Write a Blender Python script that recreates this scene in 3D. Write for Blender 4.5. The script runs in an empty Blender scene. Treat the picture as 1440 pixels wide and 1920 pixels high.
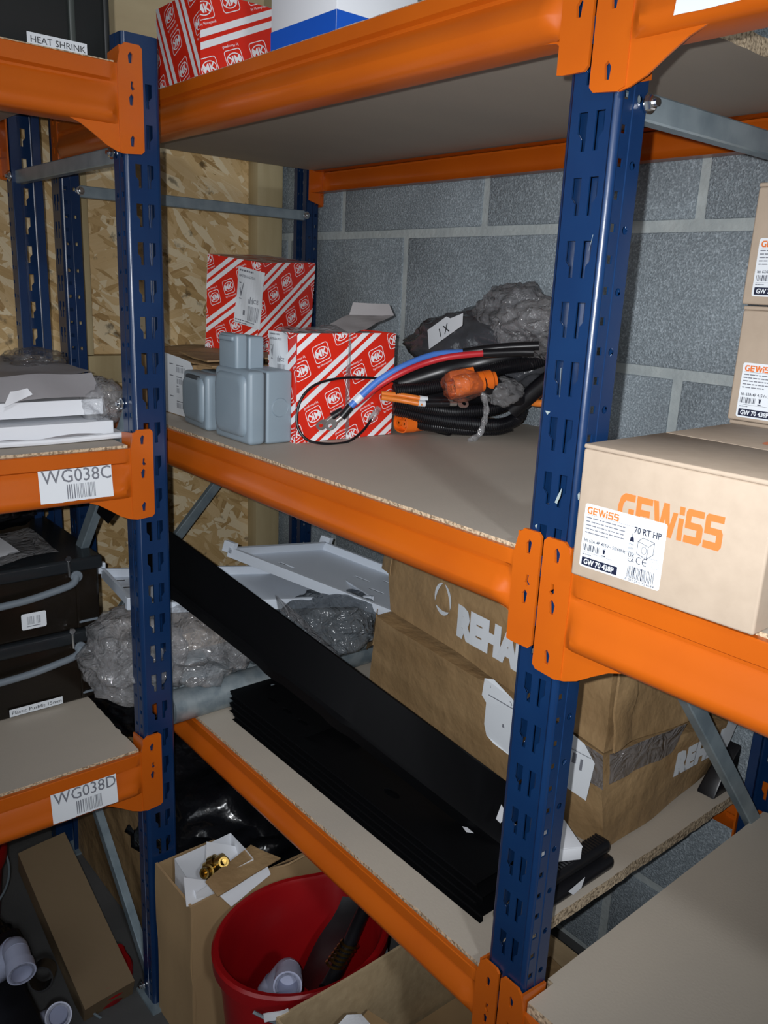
import bpy, bmesh, math, random
from mathutils import Vector, Matrix, Euler, noise
from mathutils.geometry import tessellate_polygon

# ------------------------------------------------------------------ camera, world, lights
SC = bpy.context.scene
COL = SC.collection
cam = bpy.data.objects.new('camera', bpy.data.cameras.new('camera'))
COL.objects.link(cam)
cam.location = (0.48974, -0.59120, 0.09050)
cam.rotation_euler = (1.3071000, -0.0445840, 0.8815690)
cam.data.sensor_fit = 'HORIZONTAL'
cam.data.sensor_width = 36.0
cam.data.lens = 36.0 * 1559.24 / 1440.0
cam.data.clip_start = 0.01
SC.camera = cam

wd = bpy.data.worlds.new('World'); SC.world = wd; wd.use_nodes = True
wd.node_tree.nodes['Background'].inputs[0].default_value = (0.55, 0.68, 1.0, 1)
wd.node_tree.nodes['Background'].inputs[1].default_value = 0.02

def lamp(name, kind, loc, energy, color, size=None, rot=None):
    l = bpy.data.lights.new(name, kind); l.energy = energy; l.color = color
    o = bpy.data.objects.new(name, l); COL.objects.link(o); o.location = loc
    if kind == 'POINT': l.shadow_soft_size = size
    if kind == 'SPOT':
        l.shadow_soft_size = size; l.spot_size = math.radians(94); l.spot_blend = 1.0; o.rotation_euler = rot
    if kind == 'AREA':
        l.shape = 'RECTANGLE'; l.size, l.size_y = size
        o.rotation_euler = rot
    return o
# the phone's flash sits a little to the left of and above the lens
M3 = Euler((1.3071000, -0.0445840, 0.8815690), 'XYZ').to_matrix()
lamp('flash', 'SPOT', Vector(cam.location) + M3 @ Vector((-0.020, 0.010, 0.004)), 41.0, (0.97, 0.98, 1.0), 0.0035,
     (M3 @ Euler((math.radians(5), math.radians(-3), 0)).to_matrix()).to_euler())
# ceiling light of the store, over the aisle to the right
lamp('strip_light', 'AREA', (2.05, -1.00, 1.22), 16.0, (0.90, 0.95, 1.0), (0.16, 0.16), (0, math.radians(35), math.radians(-26)))
# unseen soft fill lamp, added behind the camera to lift the far goods
lamp('fill_light', 'AREA', (0.55, -2.46, 0.45), 10.0, (0.86, 0.93, 1.0), (1.6, 1.5), (math.radians(90), 0, 0))

SC.view_settings.view_transform = 'Standard'
SC.view_settings.look = 'None'
SC.view_settings.gamma = 1.0
SC.view_settings.use_curve_mapping = False
SC.view_settings.exposure = 0.14

RND = random.Random(7)

# ------------------------------------------------------------------ materials
def mat(name, color, rough=0.5, metal=0.0, spec=0.5, coat=0.0, bump=None, var=None, alpha=None, trans=0.0, coords='Object'):
    m = bpy.data.materials.new(name); m.use_nodes = True
    nt = m.node_tree; N = nt.nodes; L = nt.links
    b = N['Principled BSDF']
    b.inputs['Base Color'].default_value = (*color, 1)
    b.inputs['Roughness'].default_value = rough
    b.inputs['Metallic'].default_value = metal
    b.inputs['Specular IOR Level'].default_value = spec
    b.inputs['Coat Weight'].default_value = coat
    b.inputs['Coat Roughness'].default_value = 0.12
    b.inputs['Transmission Weight'].default_value = trans
    if alpha is not None: b.inputs['Alpha'].default_value = alpha
    tc = N.new('ShaderNodeTexCoord')
    if var:      # (scale, other colour, contrast low, high, stretch)
        sc, c2, lo, hi = var[:4]
        mp = N.new('ShaderNodeMapping'); L.new(tc.outputs[coords], mp.inputs[0])
        if len(var) > 4: mp.inputs['Scale'].default_value = var[4]
        n = N.new('ShaderNodeTexNoise'); n.inputs['Scale'].default_value = sc; n.inputs['Detail'].default_value = 6
        L.new(mp.outputs[0], n.inputs[0])
        r = N.new('ShaderNodeMapRange'); r.inputs[1].default_value = lo; r.inputs[2].default_value = hi
        L.new(n.outputs[0], r.inputs[0])
        mx = N.new('ShaderNodeMix'); mx.data_type = 'RGBA'
        mx.inputs[6].default_value = (*color, 1); mx.inputs[7].default_value = (*c2, 1)
        L.new(r.outputs[0], mx.inputs[0]); L.new(mx.outputs[2], b.inputs['Base Color'])
    if bump:     # (scale, strength, distance)
        n2 = N.new('ShaderNodeTexNoise'); n2.inputs['Scale'].default_value = bump[0]; n2.inputs['Detail'].default_value = 4
        L.new(tc.outputs[coords], n2.inputs[0])
        bp_ = N.new('ShaderNodeBump'); bp_.inputs['Strength'].default_value = bump[1]; bp_.inputs['Distance'].default_value = bump[2]
        L.new(n2.outputs[0], bp_.inputs['Height']); L.new(bp_.outputs[0], b.inputs['Normal'])
    return m

ORANGE = mat('orange_powder_coat', (0.50, 0.101, 0.005), 0.30, spec=0.55, var=(9, (0.46, 0.089, 0.005), .4, .7), bump=(60, .06, .002))
BLUE = mat('blue_powder_coat', (0.0034, 0.022, 0.078), 0.28, spec=0.6, var=(14, (0.0045, 0.027, 0.090), .4, .7), bump=(90, .05, .002))
ZINC = mat('zinc_plated', (0.30, 0.37, 0.41), 0.36, metal=0.35, var=(30, (0.20, 0.26, 0.30), .35, .7))
BRIGHT = mat('bright_bolt', (0.75, 0.78, 0.80), 0.22, metal=1.0)
BOARD = mat('chipboard_face', (0.49, 0.43, 0.355), 0.62, var=(5, (0.42, 0.375, 0.32), .35, .75, (1, .35, 1)), bump=(300, .15, .001))
BOARDE = mat('chipboard_edge', (0.55, 0.43, 0.29), 0.85, var=(260, (0.22, 0.16, 0.10), .48, .62), bump=(200, .8, .003))
MORTAR = mat('mortar', (0.50, 0.55, 0.55), 0.9, var=(25, (0.41, 0.46, 0.47), .35, .7), bump=(120, .5, .004))
CARD = mat('cardboard', (0.40, 0.265, 0.135), 0.72, var=(14, (0.35, 0.23, 0.115), .35, .7, (1, 1, .2)), bump=(45, .25, .002))
CARDO = mat('old_cardboard', (0.36, 0.235, 0.115), 0.6, var=(7, (0.25, 0.155, 0.07), .35, .72, (.6, 1, 2)), bump=(18, .8, .010))
CARDP = mat('pale_cardboard', (0.43, 0.345, 0.265), 0.75, var=(60, (0.395, 0.315, 0.24), .35, .7), bump=(250, .12, .001))
CARDI = mat('cardboard_inside', (0.45, 0.34, 0.20), 0.8, var=(60, (0.38, 0.28, 0.16), .35, .7, (.15, 1, 1)), bump=(120, .3, .002))
KRAFT = mat('cardboard_cut_edge', (0.58, 0.43, 0.25), 0.85)
WHITE = mat('white_paper', (0.72, 0.74, 0.78), 0.6)
LABELW = mat('white_label', (0.70, 0.74, 0.78), 0.45)
INK = mat('black_ink', (0.018, 0.02, 0.026), 0.55)
INKG = mat('grey_ink', (0.16, 0.17, 0.20), 0.6)
NAVY = mat('navy_print', (0.008, 0.012, 0.035), 0.5)
ORINK = mat('orange_print', (0.70, 0.17, 0.035), 0.6)
REDINK = mat('red_print', (0.65, 0.04, 0.03), 0.5)
MKRED = mat('glossy_red_card', (0.74, 0.026, 0.010), 0.32, coat=.3, var=(20, (0.68, .022, .009), .4, .7), bump=(30, .08, .002))
MKWHITE = mat('white_print_on_red', (0.86, 0.87, 0.90), 0.35, coat=.2)
GREYP = mat('grey_plastic', (0.235, 0.295, 0.345), 0.42, var=(12, (0.21, 0.27, 0.32), .4, .7))
GREYPD = mat('grey_plastic_gap', (0.05, 0.06, 0.07), 0.6)
STEELW = mat('white_painted_steel', (0.60, 0.66, 0.74), 0.38)
GALV = mat('galvanised_steel', (0.38, 0.44, 0.47), 0.42, metal=.55, var=(35, (0.24, 0.30, 0.34), .42, .62), bump=(50, .15, .002))
BLACKM = mat('black_painted_metal', (0.0022, 0.0024, 0.003), 0.55, spec=0.10, bump=(70, .06, .001))
BLACKG = mat('black_gloss_metal', (0.004, 0.004, 0.0045), 0.14, spec=0.4)
BLACKP = mat('black_plastic', (0.008, 0.008, 0.010), 0.36, spec=0.5)
BINBAG = mat('black_bag_film', (0.004, 0.0045, 0.006), 0.22, spec=0.6, bump=(13, .6, .02))
REDP = mat('red_bucket_plastic', (0.30, 0.004, 0.006), 0.33, var=(8, (0.24, .003, .006), .4, .7))
LILAC = mat('pale_pipe_plastic', (0.42, 0.45, 0.60), 0.4)
BRASS = mat('brass', (0.36, 0.24, 0.07), 0.30, metal=1.0)
CABB = mat('blue_cable', (0.07, 0.20, 0.62), 0.42)
CABR = mat('red_cable', (0.55, 0.02, 0.03), 0.42)
CABO = mat('orange_cable', (0.80, 0.22, 0.03), 0.42)
CONO = mat('orange_connector_plastic', (0.85, 0.16, 0.012), 0.40)
CABK = mat('black_cable', (0.006, 0.006, 0.008), 0.34, spec=.5)
TIN = mat('tinned_lug', (0.62, 0.60, 0.58), 0.3, metal=.9)
WOOD = mat('pine_batten', (0.52, 0.43, 0.25), 0.75, var=(6, (0.40, 0.31, 0.16), .35, .7, (3, 3, .5)), bump=(60, .2, .002))
WOODC = mat('pale_ply', (0.80, 0.65, 0.40), 0.75, var=(5, (0.66, 0.51, 0.3), .35, .7, (.4, 1, 3)))
TOOLB = mat('smoked_plastic', (0.007, 0.0055, 0.004), 0.22, spec=.45, var=(5, (0.014, .010, .007), .4, .7))
CRATE = mat('dark_crate_plastic', (0.012, 0.014, 0.014), 0.5)
HANDLE = mat('grey_clip_plastic', (0.16, 0.19, 0.22), 0.35)
PAPERG = mat('grey_wrap_paper', (0.26, 0.25, 0.26), 0.55, bump=(25, .3, .004))
FLOORM = mat('concrete_floor', (0.10, 0.10, 0.10), 0.8, var=(6, (0.07, .07, .07), .35, .7), bump=(60, .2, .004))
PLAIN = mat('white_sheet_ceiling', (0.7, 0.7, 0.7), 0.8, var=(4, (0.45, .45, .45), .4, .6))
BROWNT = mat('brown_tape', (0.30, 0.23, 0.14), 0.18, spec=.6, bump=(30, .25, .003))
BLUEP = mat('blue_plastic', (0.005, 0.02, 0.16), 0.35)
BLUEINK = mat('blue_print', (0.01, 0.09, 0.50), 0.35)

def blockmat(name, a, b_):
    m = mat(name, a, 0.88, spec=.4)
    nt = m.node_tree; N = nt.nodes; L = nt.links; b = N['Principled BSDF']
    tc = N.new('ShaderNodeTexCoord')
    n = N.new('ShaderNodeTexNoise'); n.inputs['Scale'].default_value = 330; n.inputs['Detail'].default_value = 3
    n1 = N.new('ShaderNodeTexNoise'); n1.inputs['Scale'].default_value = 5; n1.inputs['Detail'].default_value = 5
    r = N.new('ShaderNodeValToRGB')
    r.color_ramp.elements[0].position = .40; r.color_ramp.elements[0].color = (*[c * .8 for c in a], 1)
    r.color_ramp.elements[1].position = .66; r.color_ramp.elements[1].color = (*[c * 1.4 for c in b_], 1)
    e = r.color_ramp.elements.new(.5); e.color = (*a, 1)
    e = r.color_ramp.elements.new(.58); e.color = (*b_, 1)
    L.new(tc.outputs['Object'], n.inputs[0]); L.new(tc.outputs['Object'], n1.inputs[0]); L.new(n.outputs[0], r.inputs[0])
    mx = N.new('ShaderNodeMix'); mx.data_type = 'RGBA'; mx.blend_type = 'MULTIPLY'; mx.inputs[0].default_value = 1
    r2 = N.new('ShaderNodeMapRange'); r2.inputs[1].default_value = .3; r2.inputs[2].default_value = .7; r2.inputs[3].default_value = .8; r2.inputs[4].default_value = 1.15
    L.new(n1.outputs[0], r2.inputs[0]); L.new(r.outputs[0], mx.inputs[6]); L.new(r2.outputs[0], mx.inputs[7])
    L.new(mx.outputs[2], b.inputs['Base Color'])
    bp_ = N.new('ShaderNodeBump'); bp_.inputs['Strength'].default_value = .8; bp_.inputs['Distance'].default_value = .004
    L.new(n.outputs[0], bp_.inputs['Height']); L.new(bp_.outputs[0], b.inputs['Normal'])
    return m
BLOCK = blockmat('concrete_block_face', (0.31, 0.365, 0.405), (0.345, 0.40, 0.44))

def osbmat():
    m = mat('strand_board', (0.4, 0.28, 0.13), 0.6)
    nt = m.node_tree; N = nt.nodes; L = nt.links; b = N['Principled BSDF']
    tc = N.new('ShaderNodeTexCoord')
    prev = None; prevh = None
    for i, (ang, sc) in enumerate([(0.3, 17), (1.2, 20), (-0.7, 23), (2.0, 28)]):
        mr_ = N.new('ShaderNodeMapping'); mr_.inputs['Rotation'].default_value = (ang, 0, 0); L.new(tc.outputs['Object'], mr_.inputs[0])
        mp = N.new('ShaderNodeMapping')
        mp.inputs['Scale'].default_value = (1, 2.6, .62); mp.inputs['Location'].default_value = (i * 3.1, i * 1.7, i)
        L.new(mr_.outputs[0], mp.inputs[0])
        nz = N.new('ShaderNodeTexNoise'); nz.inputs['Scale'].default_value = 14; nz.inputs['Detail'].default_value = 3
        L.new(mp.outputs[0], nz.inputs[0])
        ad = N.new('ShaderNodeMix'); ad.data_type = 'RGBA'; ad.blend_type = 'LINEAR_LIGHT'; ad.inputs[0].default_value = .035
        L.new(mp.outputs[0], ad.inputs[6]); L.new(nz.outputs['Color'], ad.inputs[7])
        v = N.new('ShaderNodeTexVoronoi'); v.inputs['Scale'].default_value = sc; v.inputs['Randomness'].default_value = 1
        L.new(ad.outputs[2], v.inputs[0])
        sp = N.new('ShaderNodeSeparateColor'); L.new(v.outputs['Color'], sp.inputs[0])
        gr = N.new('ShaderNodeTexNoise'); gr.inputs['Scale'].default_value = 60; gr.inputs['Detail'].default_value = 3
        m2 = N.new('ShaderNodeMapping'); m2.inputs['Scale'].default_value = (1, 3, .25); L.new(ad.outputs[2], m2.inputs[0]); L.new(m2.outputs[0], gr.inputs[0])
        a2 = N.new('ShaderNodeMath'); a2.operation = 'MULTIPLY_ADD'; a2.inputs[1].default_value = .35; L.new(gr.outputs[0], a2.inputs[0]); L.new(sp.outputs[0], a2.inputs[2])
        r = N.new('ShaderNodeValToRGB')
        cs = [(0.05, (.30, .165, .055)), (.28, (.52, .34, .14)), (.55, (.66, .46, .22)), (.85, (.74, .55, .30)), (1.0, (.82, .66, .42)), (1.3, (.84, .70, .46))]
        r.color_ramp.elements[0].position = 0.05; r.color_ramp.elements[0].color = (*cs[0][1], 1)
        r.color_ramp.elements[1].position = 1.0; r.color_ramp.elements[1].color = (*cs[5][1], 1)
        for p_, c_ in cs[1:4]:
            e = r.color_ramp.elements.new(p_); e.color = (*c_, 1)
        L.new(a2.outputs[0], r.inputs[0])
        if prev is None: prev = r.outputs[0]; prevh = sp.outputs[1]
        else:
            gt = N.new('ShaderNodeMath'); gt.operation = 'GREATER_THAN'; gt.inputs[1].default_value = .55 if i < 3 else .72
            L.new(sp.outputs[1], gt.inputs[0])
            mx = N.new('ShaderNodeMix'); mx.data_type = 'RGBA'
            L.new(gt.outputs[0], mx.inputs[0]); L.new(prev, mx.inputs[6]); L.new(r.outputs[0], mx.inputs[7]); prev = mx.outputs[2]
            mh = N.new('ShaderNodeMix'); L.new(gt.outputs[0], mh.inputs[0]); L.new(prevh, mh.inputs[2]); L.new(sp.outputs[1], mh.inputs[3]); prevh = mh.outputs[0]
    dk = N.new('ShaderNodeTexNoise'); dk.inputs['Scale'].default_value = 30; dk.inputs['Detail'].default_value = 5; L.new(tc.outputs['Object'], dk.inputs[0])
    r3 = N.new('ShaderNodeMapRange'); r3.inputs[1].default_value = .62; r3.inputs[2].default_value = .70; r3.inputs[3].default_value = 1; r3.inputs[4].default_value = .35
    L.new(dk.outputs[0], r3.inputs[0])
    mu = N.new('ShaderNodeMix'); mu.data_type = 'RGBA'; mu.blend_type = 'MULTIPLY'; mu.inputs[0].default_value = 1
    L.new(prev, mu.inputs[6]); L.new(r3.outputs[0], mu.inputs[7])
    L.new(mu.outputs[2], b.inputs['Base Color'])
    bp_ = N.new('ShaderNodeBump'); bp_.inputs['Strength'].default_value = .5; bp_.inputs['Distance'].default_value = .003
    L.new(prevh, bp_.inputs['Height']); L.new(bp_.outputs[0], b.inputs['Normal'])
    return m
OSB = osbmat()

def filmmat(name, tint, body, rough=.12, milk=.12):
    """clear crumpled polythene: mostly see-through, sharp glints, a little milkiness"""
    m = bpy.data.materials.new(name); m.use_nodes = True
    nt = m.node_tree; N = nt.nodes; L = nt.links; N.remove(N['Principled BSDF']); out = N['Material Output']
    tr = N.new('ShaderNodeBsdfTransparent'); tr.inputs[0].default_value = (*tint, 1)
    gl = N.new('ShaderNodeBsdfGlossy'); gl.inputs['Roughness'].default_value = rough
    df = N.new('ShaderNodeBsdfDiffuse'); df.inputs[0].default_value = (*body, 1)
    tc = N.new('ShaderNodeTexCoord'); nz = N.new('ShaderNodeTexNoise'); nz.inputs['Scale'].default_value = 26; nz.inputs['Detail'].default_value = 3; nz.inputs['Distortion'].default_value = 1.2
    L.new(tc.outputs['Object'], nz.inputs[0])
    bp_ = N.new('ShaderNodeBump'); bp_.inputs['Strength'].default_value = 1; bp_.inputs['Distance'].default_value = .009
    wp = N.new('ShaderNodeMix'); wp.data_type = 'RGBA'; wp.blend_type = 'LINEAR_LIGHT'; wp.inputs[0].default_value = .06; L.new(tc.outputs['Object'], wp.inputs[6]); L.new(nz.outputs['Color'], wp.inputs[7])
    sm = N.new('ShaderNodeMapping'); sm.inputs['Rotation'].default_value = (.5, .3, .7); sm.inputs['Scale'].default_value = (1, 2.6, .8); L.new(wp.outputs[2], sm.inputs[0])
    vo = N.new('ShaderNodeTexVoronoi'); vo.inputs['Scale'].default_value = 11; L.new(sm.outputs[0], vo.inputs[0])
    L.new(vo.outputs['Distance'], bp_.inputs['Height'])
    for s in (gl, df): L.new(bp_.outputs[0], s.inputs['Normal'])
    fr = N.new('ShaderNodeFresnel'); fr.inputs[0].default_value = 1.5; L.new(bp_.outputs[0], fr.inputs['Normal'])
    mr = N.new('ShaderNodeMath'); mr.operation = 'MULTIPLY_ADD'; mr.inputs[1].default_value = .50; mr.inputs[2].default_value = .03; L.new(fr.outputs[0], mr.inputs[0])
    m1 = N.new('ShaderNodeMixShader'); m1.inputs[0].default_value = milk
    L.new(tr.outputs[0], m1.inputs[1]); L.new(df.outputs[0], m1.inputs[2])
    m2 = N.new('ShaderNodeMixShader'); L.new(mr.outputs[0], m2.inputs[0]); L.new(m1.outputs[0], m2.inputs[1]); L.new(gl.outputs[0], m2.inputs[2])
    L.new(m2.outputs[0], out.inputs[0])
    return m
FILM = filmmat('clear_film', (.95, .96, .97), (.85, .84, .86), .10, .15)
FILMT = filmmat('thin_clear_film', (.95, .96, .97), (.6, .62, .66), .10, .03)
FILMD = filmmat('dull_film', (.8, .8, .8), (.36, .36, .38), .16, .34)

# ------------------------------------------------------------------ things and meshes
def thing(name, label, cat, loc=(0, 0, 0), rot=(0, 0, 0), group=None):
    o = bpy.data.objects.new(name, None); COL.objects.link(o)
    o.empty_display_size = .02
    o.location = loc; o.rotation_euler = rot
    o['label'] = label; o['category'] = cat
    if group: o['group'] = group
    return o

def tag(o, label, cat, group=None):
    o['label'] = label; o['category'] = cat
    if group: o['group'] = group
    return o

def rootmat(p):
    m = Matrix.Identity(4)
    while p is not None:
        m = Matrix.LocRotScale(p.location, p.rotation_euler, p.scale) @ m
        p = p.parent
    return m

class G:
    def __init__(s): s.v = []; s.f = []; s.mi = []; s.cur = 0
    def add(s, vs, fs):
        n = len(s.v); s.v += [Vector(a) for a in vs]
        for f in fs: s.f.append([n + i for i in f]); s.mi.append(s.cur)
        return s
    def box(s, a, b, M=None):
        x0, y0, z0 = a; x1, y1, z1 = b
        P = [(x0, y0, z0), (x1, y0, z0), (x1, y1, z0), (x0, y1, z0), (x0, y0, z1), (x1, y0, z1), (x1, y1, z1), (x0, y1, z1)]
        if M is not None: P = [M @ Vector(p) for p in P]
        return s.add(P, [(0, 3, 2, 1), (4, 5, 6, 7), (0, 1, 5, 4), (1, 2, 6, 5), (2, 3, 7, 6), (3, 0, 4, 7)])
    def hexa(s, P, n=1, amp=0, sc=12, seed=0, skip=()):
        """eight corners (bottom four, top four), faces split n x n and crumpled"""
        P = [Vector(p) for p in P]
        def face(a, b, c, d):
            vs = []; fs = []
            for i in range(n + 1):
                for j in range(n + 1):
                    u, v = i / n, j / n
                    p = (a * (1 - u) + b * u) * (1 - v) + (d * (1 - u) + c * u) * v
                    if amp:
                        q = noise.noise_vector(p * sc + Vector((seed, 0, 0)))
                        p = p + q * amp
                    vs.append(p)
            for i in range(n):
                for j in range(n):
                    k = i * (n + 1) + j; fs.append((k, k + n + 1, k + n + 2, k + 1))
            s.add(vs, fs)
        F = dict(bot=(0, 3, 2, 1), top=(4, 5, 6, 7), front=(0, 1, 5, 4), right=(1, 2, 6, 5), back=(2, 3, 7, 6), left=(3, 0, 4, 7))
        for k, q in F.items():
            if k not in skip: face(*[P[i] for i in q])
        return s
    def sheet(s, a, b, c, d, n=8, m=8, amp=0, sc=15, seed=0, th=0.0):
        a, b, c, d = map(Vector, (a, b, c, d)); vs = []; fs = []
        nn = (b - a).cross(d - a).normalized()
        for side in ((0, 1) if th else (0,)):
            base = len(vs)
            for i in range(n + 1):
                for j in range(m + 1):
                    u, v = i / n, j / m
                    p = (a * (1 - u) + b * u) * (1 - v) + (d * (1 - u) + c * u) * v
                    if amp: p = p + nn * noise.noise(p * sc + Vector((seed, 0, 0))) * amp * 2 + noise.noise_vector(p * sc * 1.7) * amp * .5
                    vs.append(p - nn * th * side)
            for i in range(n):
                for j in range(m):
                    k = base + i * (m + 1) + j; q = (k, k + m + 1, k + m + 2, k + 1)
                    fs.append(q if not side else q[::-1])
        if th:
            o = (n + 1) * (m + 1)
            rim = [i * (m + 1) for i in range(n + 1)] + [n * (m + 1) + j for j in range(1, m + 1)] + [i * (m + 1) + m for i in range(n - 1, -1, -1)] + [j for j in range(m - 1, 0, -1)]
            for i in range(len(rim)):
                p, q = rim[i], rim[(i + 1) % len(rim)]; fs.append((p, p + o, q + o, q))
        return s.add(vs, fs)
    def tube(s, pts, r, n=10, closed=False, caps=True, smooth=6, rfun=None):
        P = [Vector(p) for p in pts]
        if smooth and len(P) > 2:
            Q = []; m = len(P); rng = range(m if closed else m - 1)
            for i in rng:
                p0 = P[(i - 1) % m] if (closed or i > 0) else P[0] * 2 - P[1]
                p1 = P[i]; p2 = P[(i + 1) % m]; p3 = P[(i + 2) % m] if (closed or i + 2 < m) else P[-1] * 2 - P[-2]
                for k in range(smooth):
                    t = k / smooth
                    Q.append(.5 * ((2 * p1) + (p2 - p0) * t + (2 * p0 - 5 * p1 + 4 * p2 - p3) * t * t + (3 * p1 - p0 - 3 * p2 + p3) * t ** 3))
            if not closed: Q.append(P[-1])
            P = Q
        m = len(P); up = Vector((0, 0, 1)); T0 = (P[1] - P[0]).normalized()
        if abs(T0.dot(up)) > .95: up = Vector((1, 0, 0))
        X = T0.cross(up).normalized(); vs = []; fs = []
        for i in range(m):
            T = ((P[(i + 1) % m] - P[i - 1]) if (closed or 0 < i < m - 1) else (P[1] - P[0] if i == 0 else P[-1] - P[-2])).normalized()
            X = (X - T * X.dot(T)).normalized(); Y = T.cross(X)
            rr = r if rfun is None else rfun(i / (m - 1)) * r
            for k in range(n):
                a = 2 * math.pi * k / n; vs.append(P[i] + X * (math.cos(a) * rr) + Y * (math.sin(a) * rr))
        for i in range(m if closed else m - 1):
            for k in range(n):
                a = i * n + k; b = i * n + (k + 1) % n; c = ((i + 1) % m) * n + (k + 1) % n; d = ((i + 1) % m) * n + k
                fs.append((a, b, c, d))
        if caps and not closed: fs += [tuple(range(n))[::-1], tuple(range((m - 1) * n, m * n))]
        return s.add(vs, fs)
    def corrugated(s, pts, r, pitch=.0032, n=12, smooth=14):
        P = [Vector(p) for p in pts]
        g = G(); 
        # resample evenly
        Q = []; m = len(P)
        for i in range(m - 1):
            p0 = P[i - 1] if i else P[0] * 2 - P[1]; p1 = P[i]; p2 = P[i + 1]; p3 = P[i + 2] if i + 2 < m else P[-1] * 2 - P[-2]
            for k in range(20):
                t = k / 20; Q.append(.5 * ((2 * p1) + (p2 - p0) * t + (2 * p0 - 5 * p1 + 4 * p2 - p3) * t * t + (3 * p1 - p0 - 3 * p2 + p3) * t ** 3))
        Q.append(P[-1]); out = [Q[0]]; acc = 0
        for a, b in zip(Q, Q[1:]):
            d = (b - a).length; t = 0
            while acc + (d - t) >= pitch / 2:
                t += pitch / 2 - acc; out.append(a.lerp(b, t / d)); acc = 0
            acc += d - t
        k = len(out) - 1
        return s.tube(out, r, n, smooth=0, rfun=lambda t: 1.0 if int(round(t * k)) % 2 else .90)
    def lathe(s, prof, c, ax=(0, 0, 1), n=24, x=None, a0=0, a1=2 * math.pi):
        c = Vector(c); A = Vector(ax).normalized(); X = Vector(x) if x else (Vector((1, 0, 0)) if abs(A.x) < .9 else Vector((0, 1, 0)))
        X = (X - A * X.dot(A)).normalized(); Y = A.cross(X); vs = []; fs = []; full = abs(a1 - a0 - 2 * math.pi) < 1e-6
        k = n if full else n + 1
        for r, h in prof:
            for i in range(k):
                a = a0 + (a1 - a0) * i / n; vs.append(c + A * h + X * (r * math.cos(a)) + Y * (r * math.sin(a)))
        for j in range(len(prof) - 1):
            for i in range(n):
                i2 = (i + 1) % k; fs.append((j * k + i, j * k + i2, (j + 1) * k + i2, (j + 1) * k + i))
        return s.add(vs, fs)
    def plate(s, outer, holes, O, U, V, th):
        """flat sheet with real holes; U x V points to the face, thickness goes the other way"""
        O, U, V = Vector(O), Vector(U), Vector(V); Nn = U.cross(V).normalized()
        loops = [[Vector((p[0], p[1], 0)) for p in outer]] + [[Vector((p[0], p[1], 0)) for p in h] for h in holes]
        tris = tessellate_polygon(loops); flat = [p for l in loops for p in l]
        f3 = [O + U * p.x + V * p.y for p in flat]; b3 = [p - Nn * th for p in f3]; n = len(flat)
        fs = []
        for t in tris:
            a, b, c = [flat[i] for i in t]
            if (b - a).cross(c - a).z < 0: t = t[::-1]
            fs.append(tuple(t)); fs.append(tuple(i + n for i in t[::-1]))
        k = 0
        for li, l in enumerate(loops):
            m = len(l); area = sum(l[i].x * l[(i + 1) % m].y - l[(i + 1) % m].x * l[i].y for i in range(m))
            for i in range(m):
                a, b = k + i, k + (i + 1) % m
                q = (a, a + n, b + n, b)
                if (area > 0) != (li == 0): q = q[::-1]
                fs.append(q)
            k += m
        return s.add(f3 + b3, fs)
    def extrude(s, prof, O, U, V, W, length, closed=False, caps=False):
        O, U, V, W = map(Vector, (O, U, V, W)); m = len(prof)
        a = [O + U * p[0] + V * p[1] for p in prof]; b = [p + W * length for p in a]
        fs = [(i, (i + 1) % m, m + (i + 1) % m, m + i) for i in range(m if closed else m - 1)]
        if caps: fs += [tuple(range(m))[::-1], tuple(range(m, 2 * m))]
        return s.add(a + b, fs)
    def build(s, name, material, parent=None, world=True, bevel=0, seg=2, smooth=None, solid=0, merge=True):
        me = bpy.data.meshes.new(name)
        vs = s.v
        if parent is not None and world:
            mi = rootmat(parent).inverted(); vs = [mi @ p for p in vs]
        me.from_pydata([tuple(p) for p in vs], [], s.f)
        if any(s.mi): me.polygons.foreach_set('material_index', s.mi)
        bm = bmesh.new(); bm.from_mesh(me)
        if merge: bmesh.ops.remove_doubles(bm, verts=bm.verts, dist=1e-6)
        if merge: bmesh.ops.recalc_face_normals(bm, faces=bm.faces)
        if bevel:
            es = [e for e in bm.edges if len(e.link_faces) == 2 and e.calc_face_angle(0) > .5]
            bmesh.ops.bevel(bm, geom=es, offset=bevel, segments=seg, profile=.5, affect='EDGES', clamp_overlap=True)
        if solid:
            bmesh.ops.solidify(bm, geom=bm.faces, thickness=solid)
        bm.to_mesh(me); bm.free()
        for m_ in (material if isinstance(material, (list, tuple)) else [material]): me.materials.append(m_)
        if smooth == 'curved':
            me.polygons.foreach_set('use_smooth', [max(abs(c) for c in p.normal) < .9985 for p in me.polygons])
        elif smooth is not None:
            me.polygons.foreach_set('use_smooth', [True] * len(me.polygons))
            me.set_sharp_from_angle(angle=math.radians(smooth))
        me.update()
        o = bpy.data.objects.new(name, me); COL.objects.link(o)
        if parent is not None: o.parent = parent
        return o

def structure(o, kind='structure'):
    o['kind'] = kind; return o

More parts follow.
